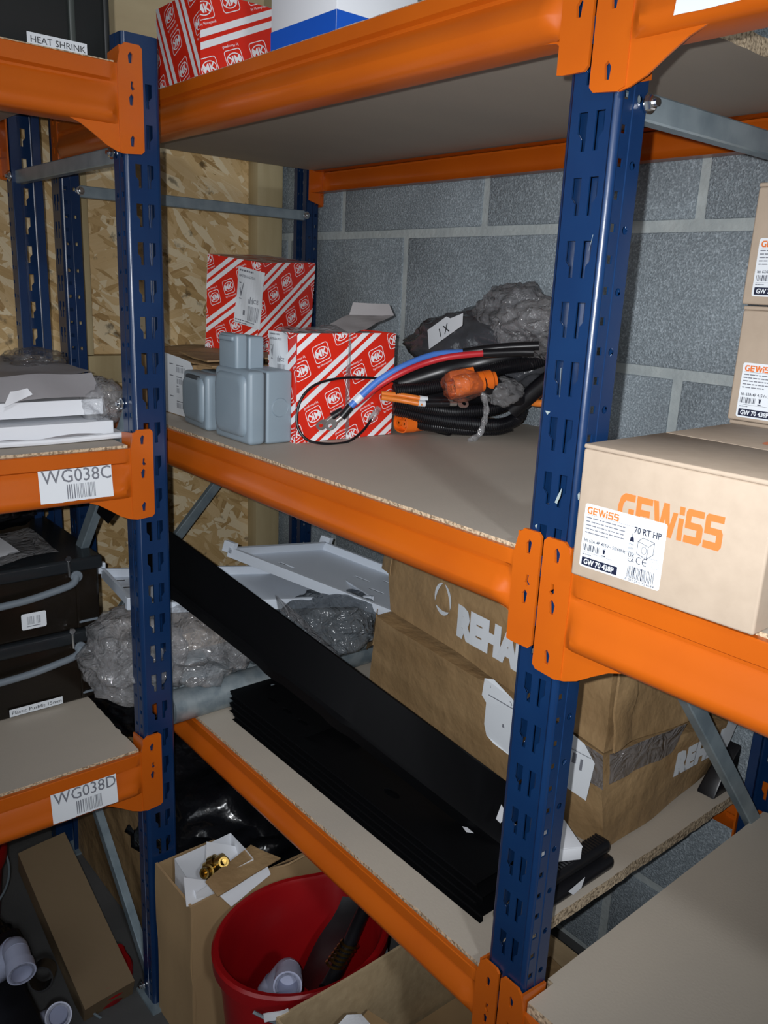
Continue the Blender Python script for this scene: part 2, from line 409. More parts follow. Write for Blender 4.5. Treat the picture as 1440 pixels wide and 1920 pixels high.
# ---- flat print: 2-D shapes clipped to a panel and laid 0.2 mm proud of a face
_tc = {}
def text2d(txt, size=1.0, bold=0.0, res=2, shear=0.0):
    key = (txt, bold, res, shear)
    if key not in _tc:
        c = bpy.data.curves.new('t', 'FONT'); c.body = txt; c.resolution_u = res; c.offset = bold; c.shear = shear; c.fill_mode = 'FRONT' if hasattr(c, 'fill_mode') else c.fill_mode
        o = bpy.data.objects.new('t', c); COL.objects.link(o)
        dg = bpy.context.evaluated_depsgraph_get(); me = bpy.data.meshes.new_from_object(o.evaluated_get(dg))
        _tc[key] = ([(v.co.x, v.co.y) for v in me.vertices], [tuple(p.vertices) for p in me.polygons])
        bpy.data.objects.remove(o); bpy.data.curves.remove(c); bpy.data.meshes.remove(me)
    v, f = _tc[key]
    xs = [p[0] for p in v]; ys = [p[1] for p in v]
    return [(p[0] * size, p[1] * size) for p in v], f, (min(xs) * size, max(xs) * size, min(ys) * size, max(ys) * size)

class P2:
    def __init__(s): s.v = []; s.f = []
    def add(s, vs, fs, x=0, y=0, rot=0, sc=1, sx=1):
        n = len(s.v); c, sn = math.cos(rot), math.sin(rot)
        for a, b in vs:
            a *= sc * sx; b *= sc; s.v.append((x + a * c - b * sn, y + a * sn + b * c))
        s.f += [tuple(n + i for i in q) for q in fs]; return s
    def rect(s, x0, y0, x1, y1, **k): return s.add([(x0, y0), (x1, y0), (x1, y1), (x0, y1)], [(0, 1, 2, 3)], **k)
    def poly(s, pts, **k):
        t = tessellate_polygon([[Vector((p[0], p[1], 0)) for p in pts]])
        return s.add(pts, [tuple(q) for q in t], **k)
    def ring(s, pts_o, pts_i, **k):
        n = len(pts_o); return s.add(list(pts_o) + list(pts_i), [(i, (i + 1) % n, n + (i + 1) % n, n + i) for i in range(n)], **k)
    def text(s, t, x, y, size, bold=0, rot=0, fit=None, res=2, align='l', sx=1, shear=0):
        v, f, (a, b, c, d) = text2d(t, size, bold, res, shear)
        if fit: sx = fit / (b - a)
        if align == 'c': v = [(p[0] - (a + b) / 2, p[1] - (c + d) / 2) for p in v]
        return s.add(v, f, x=x, y=y, rot=rot, sx=sx)
    def barcode(s, x, y, w, h, seed=1, n=36, **k):
        r = random.Random(seed); t = 0
        while t < n - 1:
            wd_ = r.choice([1, 1, 2]); s.rect(x + w * t / n, y, x + w * min(n, t + wd_ * .72) / n, y + h, **k); t += wd_ + r.choice([.6, 1, 1.6])
        return s
    def lines(s, x, y, w, n, pitch, th=.0007, seed=2):
        r = random.Random(seed)
        for i in range(n):
            xx = x; end = x + w * (1 if i < n - 1 else .6)
            while xx < end:
                l = r.uniform(.002, .006) * w / .04; s.rect(xx, y - i * pitch, min(end, xx + l), y - i * pitch + th); xx += l + .0009 * w / .04
        return s

def decal(parent, name, O, U, V, shapes, material, w=None, h=None, lift=.0002, world=True, warp=None):
    """lays 2-D shapes on the plane O,U,V (metres), clipped to 0..w, 0..h"""
    bm = bmesh.new(); vs = [bm.verts.new((p[0], p[1], 0)) for p in shapes.v]
    for f in shapes.f:
        try: bm.faces.new([vs[i] for i in f])
        except ValueError: pass
    if w is not None:
        for co, no in (((0, 0, 0), (-1, 0, 0)), ((w, 0, 0), (1, 0, 0)), ((0, 0, 0), (0, -1, 0)), ((0, h, 0), (0, 1, 0))):
            bmesh.ops.bisect_plane(bm, geom=list(bm.verts) + list(bm.edges) + list(bm.faces), plane_co=co, plane_no=no, clear_outer=True)
    bm.verts.index_update()
    O, U, V = Vector(O), Vector(U).normalized(), Vector(V).normalized(); Nn = U.cross(V)
    g = G(); pts = []
    for v in bm.verts:
        p = O + U * v.co.x + V * v.co.y + Nn * lift
        if warp: p = warp(p, v.co.x, v.co.y, Nn)
        pts.append(p)
    fs = [[v.index for v in f.verts] for f in bm.faces]; bm.free()
    if not fs: return None
    g.add(pts, fs)
    o = g.build(name, material, parent, world, merge=False)
    return o

Z = Vector((0, 0, 1))
WB = 0.0055            # slots end at this height modulo 50 mm
UPW, UPD = 0.052, 0.036
FLOOR = -1.15

# ------------------------------------------------------------------ room shell
wb = G(); wb.box((-1.47, .6225, FLOOR), (2.60, .70, 1.30)); wall_back = structure(wb.build('wall_back', MORTAR))
bx0 = -1.1383; bz0 = 0.2028
r_ = random.Random(3)
for row in range(-7, 6):
    zt = bz0 + .225 * row + .225 - .0085; zb = zt - .208
    if zb > 1.28 or zt < FLOOR + .01: continue
    off = 0 if row % 2 == 0 else .225
    for k in range(-2, 9):
        xa = bx0 + off + .45 * k + .0085; xb = xa + .433
        xa = max(xa, -1.465); xb = min(xb, 2.59)
        if xb - xa < .03: continue
        g = G(); j = lambda: r_.uniform(-.0015, .0015)
        z0 = max(zb, FLOOR + .002); z1 = min(zt, 1.298); yf = .6195 + r_.uniform(-.0012, .0006)
        g.hexa([(xa + j(), yf, z0 + j()), (xb + j(), yf, z0 + j()), (xb, .630, z0), (xa, .630, z0), (xa + j(), yf, z1 + j()), (xb + j(), yf, z1 + j()), (xb, .630, z1), (xa, .630, z1)])
        g.build('concrete_block', BLOCK, wall_back, bevel=.0022, seg=2, smooth=60)
g = G(); g.box((-1.47, -2.5, FLOOR), (-1.42, .6225, 1.30)); wall_left = structure(g.build('wall_left', OSB))
g = G(); g.box((2.60, -2.5, FLOOR), (2.70, .70, 1.30)); structure(g.build('wall_right', PLAIN))
g = G(); g.box((-1.47, -2.6, FLOOR), (2.70, -2.5, 1.30)); structure(g.build('wall_front', PLAIN))
g = G(); g.box((-1.47, -2.6, FLOOR - .1), (2.70, .70, FLOOR)); structure(g.build('floor', FLOORM))
g = G(); g.box((-1.47, -2.6, 1.30), (2.70, .70, 1.36)); structure(g.build('ceiling', PLAIN))
# timber frame of the board wall: uprights and one rail, each lifted away singly
def batten(a, b, lab, grp=None):
    g = G(); g.box(a, b); o = g.build('timber_batten', WOOD, bevel=.002, smooth=40); tag(o, lab, 'batten', grp); return o
batten((-1.42, .535, FLOOR), (-1.375, .607, 1.29), 'pine stud in the corner between strand board wall and grey block wall')
batten((-1.42, .075, -.085), (-1.375, .115, 1.29), 'pine stud on the strand board wall, just left of the left rack end post')
batten((-1.42, -1.9, -.148), (-1.375, .535, -.086), 'horizontal pine rail running across the strand board wall')
g = G(); g.box((-1.375, .05, .40), (-1.352, .535, 1.25)); tag(g.build('plywood_sheet', WOODC), 'pale plywood sheet on the wall behind the goods of the top shelf', 'board')

# ------------------------------------------------------------------ rack frames
def upright(parent, O, U, z0, z1, near=False):
    """slotted post; O is the outer corner of the slotted web, U runs along it, the post opens towards V = Z x U"""
    U = Vector(U); V = Z.cross(U); O = Vector(O); r = .006; w = UPW; g = G(); th = .0016
    P = lambda u, v, z: O + U * u + V * v + Z * z
    def cells(za, zb, pitch, first):
        out = []; z = first
        while z > za: z -= pitch
        cur = za
        while z + pitch < zb + pitch:
            lo = max(za, z); hi = min(zb, z + pitch)
            if hi - lo > 1e-4: out.append((lo, hi, z))
            z += pitch
        return out
    for lo, hi, zc in cells(z0, z1, .05, WB - .010):
        b = zc + .010; holes = []
        if b > lo and b + .030 < hi + 1e-4 and hi - lo > .049:
            holes = [[(.0185, b), (.0231, b), (.0231, b + .030), (.0142, b + .030), (.0142, b + .0145), (.0185, b + .0095)],
                     [(.0312, b), (.0358, b), (.0358, b + .0095), (.0401, b + .0145), (.0401, b + .030), (.0312, b + .030)]]
        g.plate([(r, lo), (w - r, lo), (w - r, hi), (r, hi)], holes, O, U, Z, th)
    for side in (0, 1):
        So = O + U * (w if side else 0); D = V if side else -V; sg = 1 if side else -1
        for lo, hi, zc in cells(z0, z1, .025, .021 - .0125):
            c = zc + .0125; h = .0033; holes = []
            if hi - lo > .0249:
                a, b = (.0068, .0134)
                holes = [[(a, c - h), (b, c - h), (b, c + h), (a, c + h)]]
            o = [(r, lo), (.018, lo), (.018, hi), (r, hi)]
            if not side: o = [(-p[0], p[1]) for p in o][::-1]; holes = [[(-p[0], p[1]) for p in h_][::-1] for h_ in holes]
            g.plate(o, holes, So, D, Z, th)
        S2 = So + U * (.0005 * sg)
        for lo, hi, zc in cells(z0, z1, .05, .0453 - .025):
            c = zc + .025; holes = []
            if hi - lo > .0499:
                holes = [[(.0262 + .0036 * math.cos(a), c + .0036 * math.sin(a)) for a in [2 * math.pi * k / 10 for k in range(10)]]]
            o = [(.0195, lo), (UPD, lo), (UPD, hi), (.0195, hi)]
            if not side: o = [(-p[0], p[1]) for p in o][::-1]; holes = [[(-p[0], p[1]) for p in h_][::-1] for h_ in holes]
            g.plate(o, holes, S2, D, Z, th)
        # rounded corner, step and lip
        ua = 0 if not side else w
        arc = [(ua + sg * -r * (1 - math.cos(a)) if False else (r - r * math.cos(a) if not side else w - r + r * math.cos(a)), r - r * math.sin(a)) for a in [math.pi / 2 * k / 6 for k in range(7)]]
        g.extrude(arc, P(0, 0, z0), U, V, Z, z1 - z0)
        g.extrude([(ua, .018), (ua + sg * .0005, .0195)], P(0, 0, z0), U, V, Z, z1 - z0)
        g.extrude([(ua + sg * .0005, UPD), (ua - sg * .0006, UPD + .0012), (ua - sg * .014, UPD + .0012), (ua - sg * .014, UPD - .003)], P(0, 0, z0), U, V, Z, z1 - z0)
    return g.build('upright', BLUE, parent, smooth='curved', bevel=.0005 if near else 0, seg=1)

def bolt(parent, c, ax, r=.0062):
    ax = Vector(ax)
    g = G(); g.lathe([(0, .0052), (r * .8, .0052), (r, .0042), (r, 0)], c, ax, 6)
    g.lathe([(r * 1.35, .0012), (r * 1.35, 0)], c, ax, 14); g.lathe([(0, .0012), (r * 1.35, .0012)], c, ax, 14)
    g.lathe([(.0033, .0052), (.0033, .0085), (0, .0085)], c, ax, 10)
    return g.build('bolt', BRIGHT, parent, smooth=30)

def channel(parent, a, b, side, name='brace', hgt=.022, dep=.014):
    """cold rolled C channel from a to b; side points out of its web"""
    a, b, s = Vector(a), Vector(b), Vector(side).normalized(); W = (b - a); Lh = W.length; W.normalize(); H = W.cross(s).normalized()
    h = hgt / 2
    prof = [(-dep, -h + .004), (-dep, -h), (-.0015, -h), (0, -h + .0015), (0, h - .0015), (-.0015, h), (-dep, h), (-dep, h - .004)]
    g = G(); g.extrude(prof, a, s, H, W, Lh)
    return g.build(name, ZINC, parent, smooth=30, solid=.0012)

def frame(name, lab, O, U, depth, z0, z1, ties, braces, sidesign, zt2=None, both_caps=True):
    """two posts and their bracing. O, U as for the front post; the back post is mirrored at depth"""
    U = Vector(U); V = Z.cross(U); O = Vector(O)
    t = thing(name, lab, 'shelf frame', (O.x, O.y, z0))
    upright(t, O, U, z0, z1, abs(O.x) < .7 and O.y > -.5); upright(t, O + U * UPW + V * depth, -U, z0, z1)
    P = lambda u, v, z: O + U * u + V * v + Z * z
    side = U * sidesign; uo = UPW - .006 if sidesign > 0 else .006
    for (v0, za, v1, zb) in ties:
        channel(t, P(uo, v0, za), P(uo, v1, zb), side, 'tie_bar' if abs(za - zb) < .01 else 'diagonal_brace')
        for v, z in ((v0, za), (v1, zb)):
            bolt(t, P(UPW + .002 if sidesign > 0 else -.002, v + (.007 if v < depth / 2 else -.007) , z), side)
    for v, z in ((0.0, z0), (depth, z0)):
        g = G(); vv = V * (1 if v == 0 else -1)
        c = P(UPW / 2, v, z0) + vv * .018
        g.box((c.x - .035, c.y - .035, z0 - .004), (c.x + .035, c.y + .035, z0 + .0005)); g.build('foot_plate', ZINC, t)
    return t

TZ = .244
Z0U = FLOOR + .004
front_frame = frame('rack_frame', 'blue slotted post pair in the right foreground, beams hooked on from both sides', (0, 0, 0), (1, 0, 0), .600, Z0U, 1.0,
      [(.030, TZ, .57, TZ), (.030, -.085, .57, -.692), (.030, -1.10, .57, -.72)], [], 1)
frame('rack_frame', 'blue slotted post pair at the left end of the middle bay, near the strand board', (-1.2585, 0, 0), (1, 0, 0), .600, Z0U, 1.0,
      [(.030, TZ, .57, TZ), (.030, -.705, .57, -.115), (.030, -.74, .57, -1.12)], [], 1)
frame('rack_frame', 'blue slotted post pair at the end of the left rack, its top in view', (-.649, -.107, 0), (0, 1, 0), .526, Z0U, .393,
      [(.030, TZ + .006, .50, TZ + .006), (.030, -.090, .50, -.64), (.030, -1.13, .50, -.69)], [], -1)
frame('rack_frame', 'far blue post pair of the right bay, out past the cartons', (1.285, 0, 0), (1, 0, 0), .600, Z0U, .40,
      [(.030, TZ, .57, TZ)], [], -1)
frame('rack_frame', 'near blue post pair of the left rack, by the aisle', (-.649, -1.39, 0), (0, 1, 0), .526, Z0U, .393,
      [(.030, TZ, .50, TZ)], [], 1)

# ------------------------------------------------------------------ beams
PR_R = [(-.028, -.016), (-.002, -.016), (-.002, 0), (.005, 0), (.006, -.001), (.006, -.0195), (.0005, -.0225), (.0005, -.0255), (.0040, -.031), (.0065, -.044), (.0095, -.0525), (.0120, -.0575), (.0125, -.0615), (.0110, -.067), (.0070, -.0715), (.002, -.0735), (-.030, -.0735)]
PR_M = [(-.028, -.016), (-.002, -.016), (-.002, 0), (.003, 0), (.004, -.001), (.004, -.0150), (-.002, -.0175), (-.002, -.021), (.0040, -.028), (.0085, -.036), (.0110, -.0435), (.0112, -.0455), (.0085, -.052), (.0050, -.057), (.001, -.0605), (-.004, -.0626), (-.030, -.0626)]

def connector(parent, S, Wd, Nf, zt, kind, flip):
    """hooked end plate; Wd points from the post into the beam"""
    S, Wd, Nf = Vector(S), Vector(Wd), Vector(Nf)
    ct, cb = (.026, -.1055) if kind == 'R' else (.0245, -.0915)
    wdt = .0275 if kind == 'R' else .0250
    # plate coords: p along U so that U x Z = Nf
    sgn = 1 if Wd.cross(Z).dot(Nf) > 0 else -1
    U = Wd * sgn
    mx = lambda pts: [(p[0] * sgn, p[1]) for p in pts]
    ch = .004
    o = [(-wdt + ch, cb), (0, cb - (.002 if kind == 'R' else 0)), (.0065, cb + .001), (.0065, -.0005), (.003, ct - .010), (.001, ct - .004), (-.001, ct - .003), (-.004, ct), (-wdt + ch, ct), (-wdt, ct - ch), (-wdt, cb + ch)]
    hs = []
    hx = -.0125
    b0 = math.floor((zt + cb) / .05) * .05 + WB
    zz = b0
    while zz + .014 < zt + ct - .002:
        if zz > zt + cb + .006:
            a = zz - zt
            if kind == 'R' or a > -.075: hs.append([(hx - .0005, a), (hx + .0035, a), (hx + .0045, a + .009), (hx + .001, a + .014), (hx - .002, a + .011)])
            if -.05 < a + .023 < -.005: hs.append([(hx - .004, a + .020), (hx, a + .018), (hx + .002, a + .021), (hx + .001, a + .029), (hx - .002, a + .029), (hx - .001, a + .0235)])
        zz += .05
    pn = .0045
    g = G(); g.plate(mx(o), [mx(h) for h in hs], S + Nf * pn + Z * zt, U, Z, .003)
    # leg of the angle, running back beside the post
    q = S + Wd * .0005 + Z * zt
    a_, b_ = q + Nf * (pn - .001) + Z * (cb + .004), q + Nf * (-.034) + Z * (ct - .006)
    W2 = Wd * .003
    c = [q + Nf * (pn - .001) + Z * (cb + .002), q + Nf * -.034 + Z * (cb + .012), q + Nf * -.034 + Z * (ct - .008), q + Nf * (pn - .001) + Z * (ct - .004)]
    g.add(c + [p + W2 for p in c], [(0, 1, 2, 3), (7, 6, 5, 4), (0, 4, 5, 1), (1, 5, 6, 2), (2, 6, 7, 3), (3, 7, 4, 0)])
    cn = g.build('connector_plate', ORANGE, parent)
    # gusset under the end of the beam
    g = G()
    if kind == 'R':
        pts = [(.001, cb - .002), (.010, cb + .000), (.024, cb + .006), (.040, cb + .017), (.056, cb + .027), (.072, cb + .033), (.072, -.060), (.001, -.060)]
    else:
        pts = [(.001, cb + .010), (.003, cb + .016), (.008, -.0685), (.016, -.0640), (.030, -.0620), (.030, -.055), (.001, -.055)]
    pts = pts[::-1] if sgn < 0 else pts
    g.plate(mx(pts), [], S + Nf * (.0032 if kind == 'R' else -.0030) + Z * zt, U, Z, .002); g.build('gusset', ORANGE, cn)
    # pressed hook tabs standing in the windows
    return cn

def beam(P0, Wd, Nf, L, zt, kind, lab, grp=None, gap=.0):
    P0, Wd, Nf = Vector(P0), Vector(Wd), Vector(Nf)
    t = thing('shelf_beam', lab, 'shelf beam', tuple(P0 + Z * zt), group=grp)
    prof = PR_R if kind == 'R' else PR_M
    ss = [0.001, .004, .008, .012, .018, .028, .05, .10]; ss = ss + [L / 2] + [L - s for s in ss[::-1]]
    g = G(); m = len(prof); vs = []; fs = []
    for s in ss:
        e = min(s, L - s); k = max(0, min(1, (e - .005) / .015)); k = k * k * (3 - 2 * k)
        for i, (n, z) in enumerate(prof):
            nn = (n if i < 3 or i == m - 1 else .0030 + (n - .0030) * k)
            vs.append(P0 + Wd * s + Nf * nn + Z * (zt + z))
    for j in range(len(ss) - 1):
        for i in range(m - 1): a = j * m + i; fs.append((a, a + 1, a + m + 1, a + m))
    g.add(vs, fs); g.build('beam_rail', ORANGE, t, smooth=32)
    connector(t, P0, Wd, Nf, zt, kind, 0); connector(t, P0 + Wd * L, -Wd, Nf, zt, kind, 1)
    return t

T1, T2, T3 = .3565, -.1462, -.6378
XM0, XM1 = -1.2030, -.0035          # ends of the middle bay's beams (over the posts' webs)
lv = {T1: ('top', 'red and white boxes'), T2: ('middle', 'red and white cartons and grey switches'), T3: ('lowest', 'black metal strips')}
for t_ in (T1, T2, T3):
    beam((XM0, 0, 0), (1, 0, 0), (0, -1, 0), XM1 - XM0, t_, 'M', 'orange front beam of the middle bay, %s one, below the %s' % lv[t_])
    beam((XM1, .600, 0), (-1, 0, 0), (0, 1, 0), XM1 - XM0, t_, 'M', 'orange back beam of the middle bay along the block wall, %s one' % lv[t_][0])
for t_, s_ in ((.3535, 'upper one, with a torn white barcode label'), (-.1490, 'middle one, bright, under the big printed carton'), (-.6410, 'lowest one, in the bottom right corner')):
    beam((.0525, 0, 0), (1, 0, 0), (0, -1, 0), 1.2315, t_, 'R', 'orange front beam of the right bay, ' + s_)
    beam((1.284, .600, 0), (-1, 0, 0), (0, 1, 0), 1.2315, t_, 'R', 'orange back beam of the right bay, ' + s_.split(',')[0])
for t_, s_ in ((.3530, 'upper one, below the HEAT SHRINK strip'), (-.1490, 'middle one, labelled WG038C'), (-.6420, 'lowest one, labelled WG038D')):
    beam((-.649, -.1085, 0), (0, -1, 0), (1, 0, 0), 1.229, t_, 'R', 'orange front beam of the left rack, ' + s_)
    beam((-1.175, -1.3375, 0), (0, 1, 0), (-1, 0, 0), 1.229, t_, 'R', 'orange back beam of the left rack, ' + s_.split(',')[0])

# ------------------------------------------------------------------ chipboard shelves
def board(pts, zt, th, lab, seed=1, rag=.0007):
    """outline walked counter-clockwise; long edges are slightly chipped"""
    r = random.Random(seed); P = []
    for (a, b) in zip(pts, pts[1:] + pts[:1]):
        a, b = Vector(a), Vector(b); n = max(1, int((b - a).length / .012)); d = (b - a).normalized(); nn = Vector((d.y, -d.x))
        for i in range(n): P.append(a + (b - a) * (i / n) - nn * (0 if i == 0 else r.random() ** 3 * rag * 2.5))
    m = len(P); g = G(); g.v = [Vector((p.x, p.y, zt)) for p in P] + [Vector((p.x, p.y, zt - th)) for p in P]
    tr = tessellate_polygon([[Vector((p.x, p.y, 0)) for p in P]])
    for t in tr:
        g.f.append(list(t)); g.mi.append(0); g.f.append([i + m for i in t[::-1]]); g.mi.append(0)
    for i in range(m): g.f.append([i, (i + 1) % m, m + (i + 1) % m, m + i]); g.mi.append(1)
    o = g.build('shelf_board', [BOARD, BOARDE], smooth=30)
    tag(o, lab, 'shelf'); return o
XA, XB = -1.205, -.0100
for t_, s_ in ((T1, 'chipboard shelf of the middle bay seen from below, dusty grey underside'), (T2, 'middle chipboard shelf of the middle bay, holding the cartons, grey switches and cables'), (T3, 'lowest chipboard shelf of the middle bay, holding the black strips and old cartons')):
    board([(XA, .0035), (XB, .0035), (XB, .5965), (XA, .5965)], t_ + .0035, .0175, s_, seed=int(t_ * 100) + 90)
for t_, s_ in ((.3535, 'upper chipboard shelf of the right bay'), (-.1490, 'middle chipboard shelf of the right bay, under the printed cartons'), (-.6410, 'lowest chipboard shelf of the right bay, empty, in the bottom right corner')):
    z_ = t_ + (.0115 if t_ < -.6 else .003)
    board([(.0575, .0035), (1.27, .0035), (1.27, .5965), (.0575, .5965), (.0575, .55), (.042, .545), (.050, .045), (.0575, .045)], z_, .0225 if t_ < -.6 else .017, s_, seed=int(t_ * 100) + 190, rag=.0002)
for t_, s_ in ((.3530, 'upper chipboard shelf of the left rack, under the dark crate'), (-.1490, 'middle chipboard shelf of the left rack, under the wrapped white panels'), (-.6420, 'lowest chipboard shelf of the left rack, under the smoked tool cases')):
    board([(-1.171, -1.33), (-.6525, -1.33), (-.6525, -.1165), (-1.171, -.1165)], t_ + .0035, .0175, s_, seed=int(t_ * 100) + 290, rag=.0012)
ZS1, ZS2, ZS3 = T1 + .0035, T2 + .0035, T3 + .0035
ZR2 = -.146; ZL2 = -.1455; ZL3 = -.6385; ZL1 = .3565

# ------------------------------------------------------------------ shelf labels
def curl(amp, k=1.0):
    def f(p, x, y, n): return p + n * (amp * (0.5 + 0.5 * math.sin(x * 60 * k + y * 25)) )
    return f
def shelf_label(txt, lab, O, U, V, w, h, bar=True, tsz=.026):
    t = thing('shelf_label', lab, 'label', tuple(O))
    p = P2(); r = random.Random(len(txt)); n = 14
    pts = [(w * i / n, r.uniform(0, .0012)) for i in range(n + 1)] + [(w, h)] + [(w * i / n, h - r.uniform(0, .0006)) for i in range(n - 1, 0, -1)] + [(0, h)]
    p.poly(pts); decal(t, 'paper', O, U, V, p, LABELW, lift=.0003)
    if txt:
        q = P2(); q.text(txt, .004, h - .0185, tsz, bold=0.004, fit=w - .005)
        decal(t, 'printed_text', O, U, V, q, INKG, w, h, lift=.0007)
    if bar:
        q = P2(); q.barcode(w * .36, .004, w * .40, h * .44, seed=5, n=40); decal(t, 'barcode', O, U, V, q, INKG, w, h, lift=.0007)
    return t
def slant(bottom, top):
    v = (Vector(top) - Vector(bottom)); return v.normalized(), v.length
Vd, hh = slant((-.6370, 0, -.2135), (-.6425, 0, -.1700))
shelf_label('WG038C', 'curled white shelf label reading WG038C on an orange beam', (-.6352, -.2475, -.2140), (.0, 1, .0), Vd, .1010, hh + .002)
shelf_label('WG038D', 'curled white shelf label reading WG038D on an orange beam', (-.6352, -.2595, -.7075), (.0, 1, .0), Vd, .1000, hh + .004)
Vd2, hh2 = slant((0, -.0120, .2860), (0, -.0055, .3330))
shelf_label('', 'torn white label with a smudged barcode, on the orange beam at the top right corner', (.1015, -.0142, .2862), (1, 0, -.0), Vd2, .13, hh2)

# knocks and scratches in the blue paint of the near post
CHIP = mat('bared_primer', (0.30, 0.36, 0.36), 0.6)
for pts in (((0.0293, -0.0004, -0.0907), (0.0321, -0.0004, -0.0832), (0.0359, -0.0004, -0.0754), (0.0351, -0.0004, -0.0835), (0.0319, -0.0004, -0.0917)),
            ((0.0535, -0.0004, -0.0784), (0.0549, -0.0004, -0.0752), (0.0567, -0.0004, -0.0806), (0.0547, -0.0004, -0.0830)),
            ((0.0092, -0.0004, -0.1175), (0.0122, -0.0004, -0.1152), (0.0109, -0.0004, -0.1207)),
            ((0.0083, -0.0004, -0.0101), (0.0144, -0.0004, -0.0102), (0.0112, -0.0004, -0.0135))):
    g = G(); g.add(list(pts), [tuple(range(len(pts)))]); g.build('paint_chip', CHIP, front_frame)
for a, b in (((0.0408, -0.0004, 0.1402), (0.0382, -0.0004, 0.1276)), ((0.0509, -0.0004, 0.0894), (0.0491, -0.0004, 0.0544)), ((0.0215, -0.0004, 0.0293), (0.0230, -0.0004, 0.0038))):
    a, b = Vector(a), Vector(b); u = Vector((.00022, 0, 0)); g = G(); g.add([a - u, a + u, b + u * .3, b - u * .3], [(0, 1, 2, 3)]); g.build('paint_scratch', CHIP, front_frame)

# ------------------------------------------------------------------ helpers for goods
def rrect(w, h, r, n=4, cx=0, cy=0):
    P = []
    for (x, y, a0) in ((w / 2 - r, h / 2 - r, 0), (-w / 2 + r, h / 2 - r, 90), (-w / 2 + r, -h / 2 + r, 180), (w / 2 - r, -h / 2 + r, 270)):
        for k in range(n + 1):
            a = math.radians(a0 + 90 * k / n); P.append((cx + x + r * math.cos(a), cy + y + r * math.sin(a)))
    return P
def ell(rx, ry, n=28, cx=0, cy=0): return [(cx + rx * math.cos(2 * math.pi * k / n), cy + ry * math.sin(2 * math.pi * k / n)) for k in range(n)]

def mk_pattern(w, h, ang=37, phase=0.0, logo=.029, period=.070, step=.044, off=0.0, flipfirst=0, small=True):
    """paired white stripes and rows of framed two-letter marks, running diagonally"""
    p = P2(); a = math.radians(ang); d = (math.cos(a), math.sin(a)); n = (-d[1], d[0]); D = (w + h)
    k0 = int(-D / period) - 1
    for k in range(k0, int(2 * D / period) + 1):
        for (s0, s1) in ((0, .0085), (.0140, .0225)):
            t0 = phase + k * period + s0; t1 = phase + k * period + s1
            q = [(n[0] * t + d[0] * s, n[1] * t + d[1] * s) for t, s in ((t0, -2 * D), (t0, 2 * D), (t1, 2 * D), (t1, -2 * D))]
            p.add(q, [(0, 1, 2, 3)])
        tc = phase + k * period + .0225 + (period - .0225) / 2
        for j in range(int(-2 * D / step), int(2 * D / step)):
            s = off + (j + .5 * (k % 2)) * step; x = n[0] * tc + d[0] * s; y = n[1] * tc + d[1] * s
            if not (-.03 < x < w + .03 and -.03 < y < h + .03): continue
            rot = math.radians(22) + (math.pi if (j + flipfirst) % 2 else 0)
            L_ = logo
            p.ring(rrect(L_, L_ * .92, L_ * .16), rrect(L_ - .0022, L_ * .92 - .0022, L_ * .13), x=x, y=y, rot=rot)
            p.ring(ell(L_ * .43, L_ * .31), ell(L_ * .43 - .0013, L_ * .31 - .0013), x=x, y=y, rot=rot)
            p.text('MK', x, y, L_ * .50, bold=.03, rot=rot, align='c', res=1, fit=None)
            if small:
                c_, s_ = math.cos(rot), math.sin(rot); yy = -L_ * .62
                p.text('by Honeywell', x - s_ * yy, y + c_ * yy, L_ * .17, bold=.01, rot=rot, align='c', res=1)
    return p

# ------------------------------------------------------------------ printed cartons of the right bay
def gewiss(p, x, y, h, **k):
    """heavy stencil capitals, seven letters wide"""
    L = []
    def R(a, b, c, d): L.append([(a, b), (c, b), (c, d), (a, d)])
    # G
    L.append([(.95, 1), (.35, 1), (.12, .88), (0, .6), (0, .4), (.12, .12), (.35, 0), (.95, 0), (.95, .55), (.62, .55), (.62, .38), (.70, .38), (.70, .22), (.42, .22), (.30, .34), (.27, .5), (.30, .66), (.42, .78), (.95, .78)])
    o = 1.05   # E
    L.append([(o, 1), (o + .9, 1), (o + .9, .80), (o + .28, .80), (o + .28, .62), (o + .8, .62), (o + .8, .42), (o + .28, .42), (o + .28, .20), (o + .72, .20), (o + .72, 0), (o, 0)])
    o = 2.0    # W
    L.append([(o - .02, 1), (o + .25, 1), (o + .42, .38), (o + .55, 1), (o + .85, 1), (o + .98, .38), (o + 1.10, .78), (o + 1.36, .78), (o + 1.14, 0), (o + .84, 0), (o + .70, .55), (o + .56, 0), (o + .26, 0)])
    o = 3.42   # i
    R(o, 0, o + .27, .66); R(o, .76, o + .27, 1)
    for o in (3.78, 4.78):   # S S
        L.append([(o + .92, 1), (o + .1, 1), (o, .9), (o, .42), (o + .62, .42), (o + .62, .22), (o, .22), (o, 0), (o + .80, 0), (o + .93, .12), (o + .93, .50), (o + .82, .62), (o + .28, .62), (o + .28, .80), (o + .92, .80)])
    for q in L: p.poly([(a * h * .90, b * h) for a, b in q], x=x, y=y, **k)
    return p

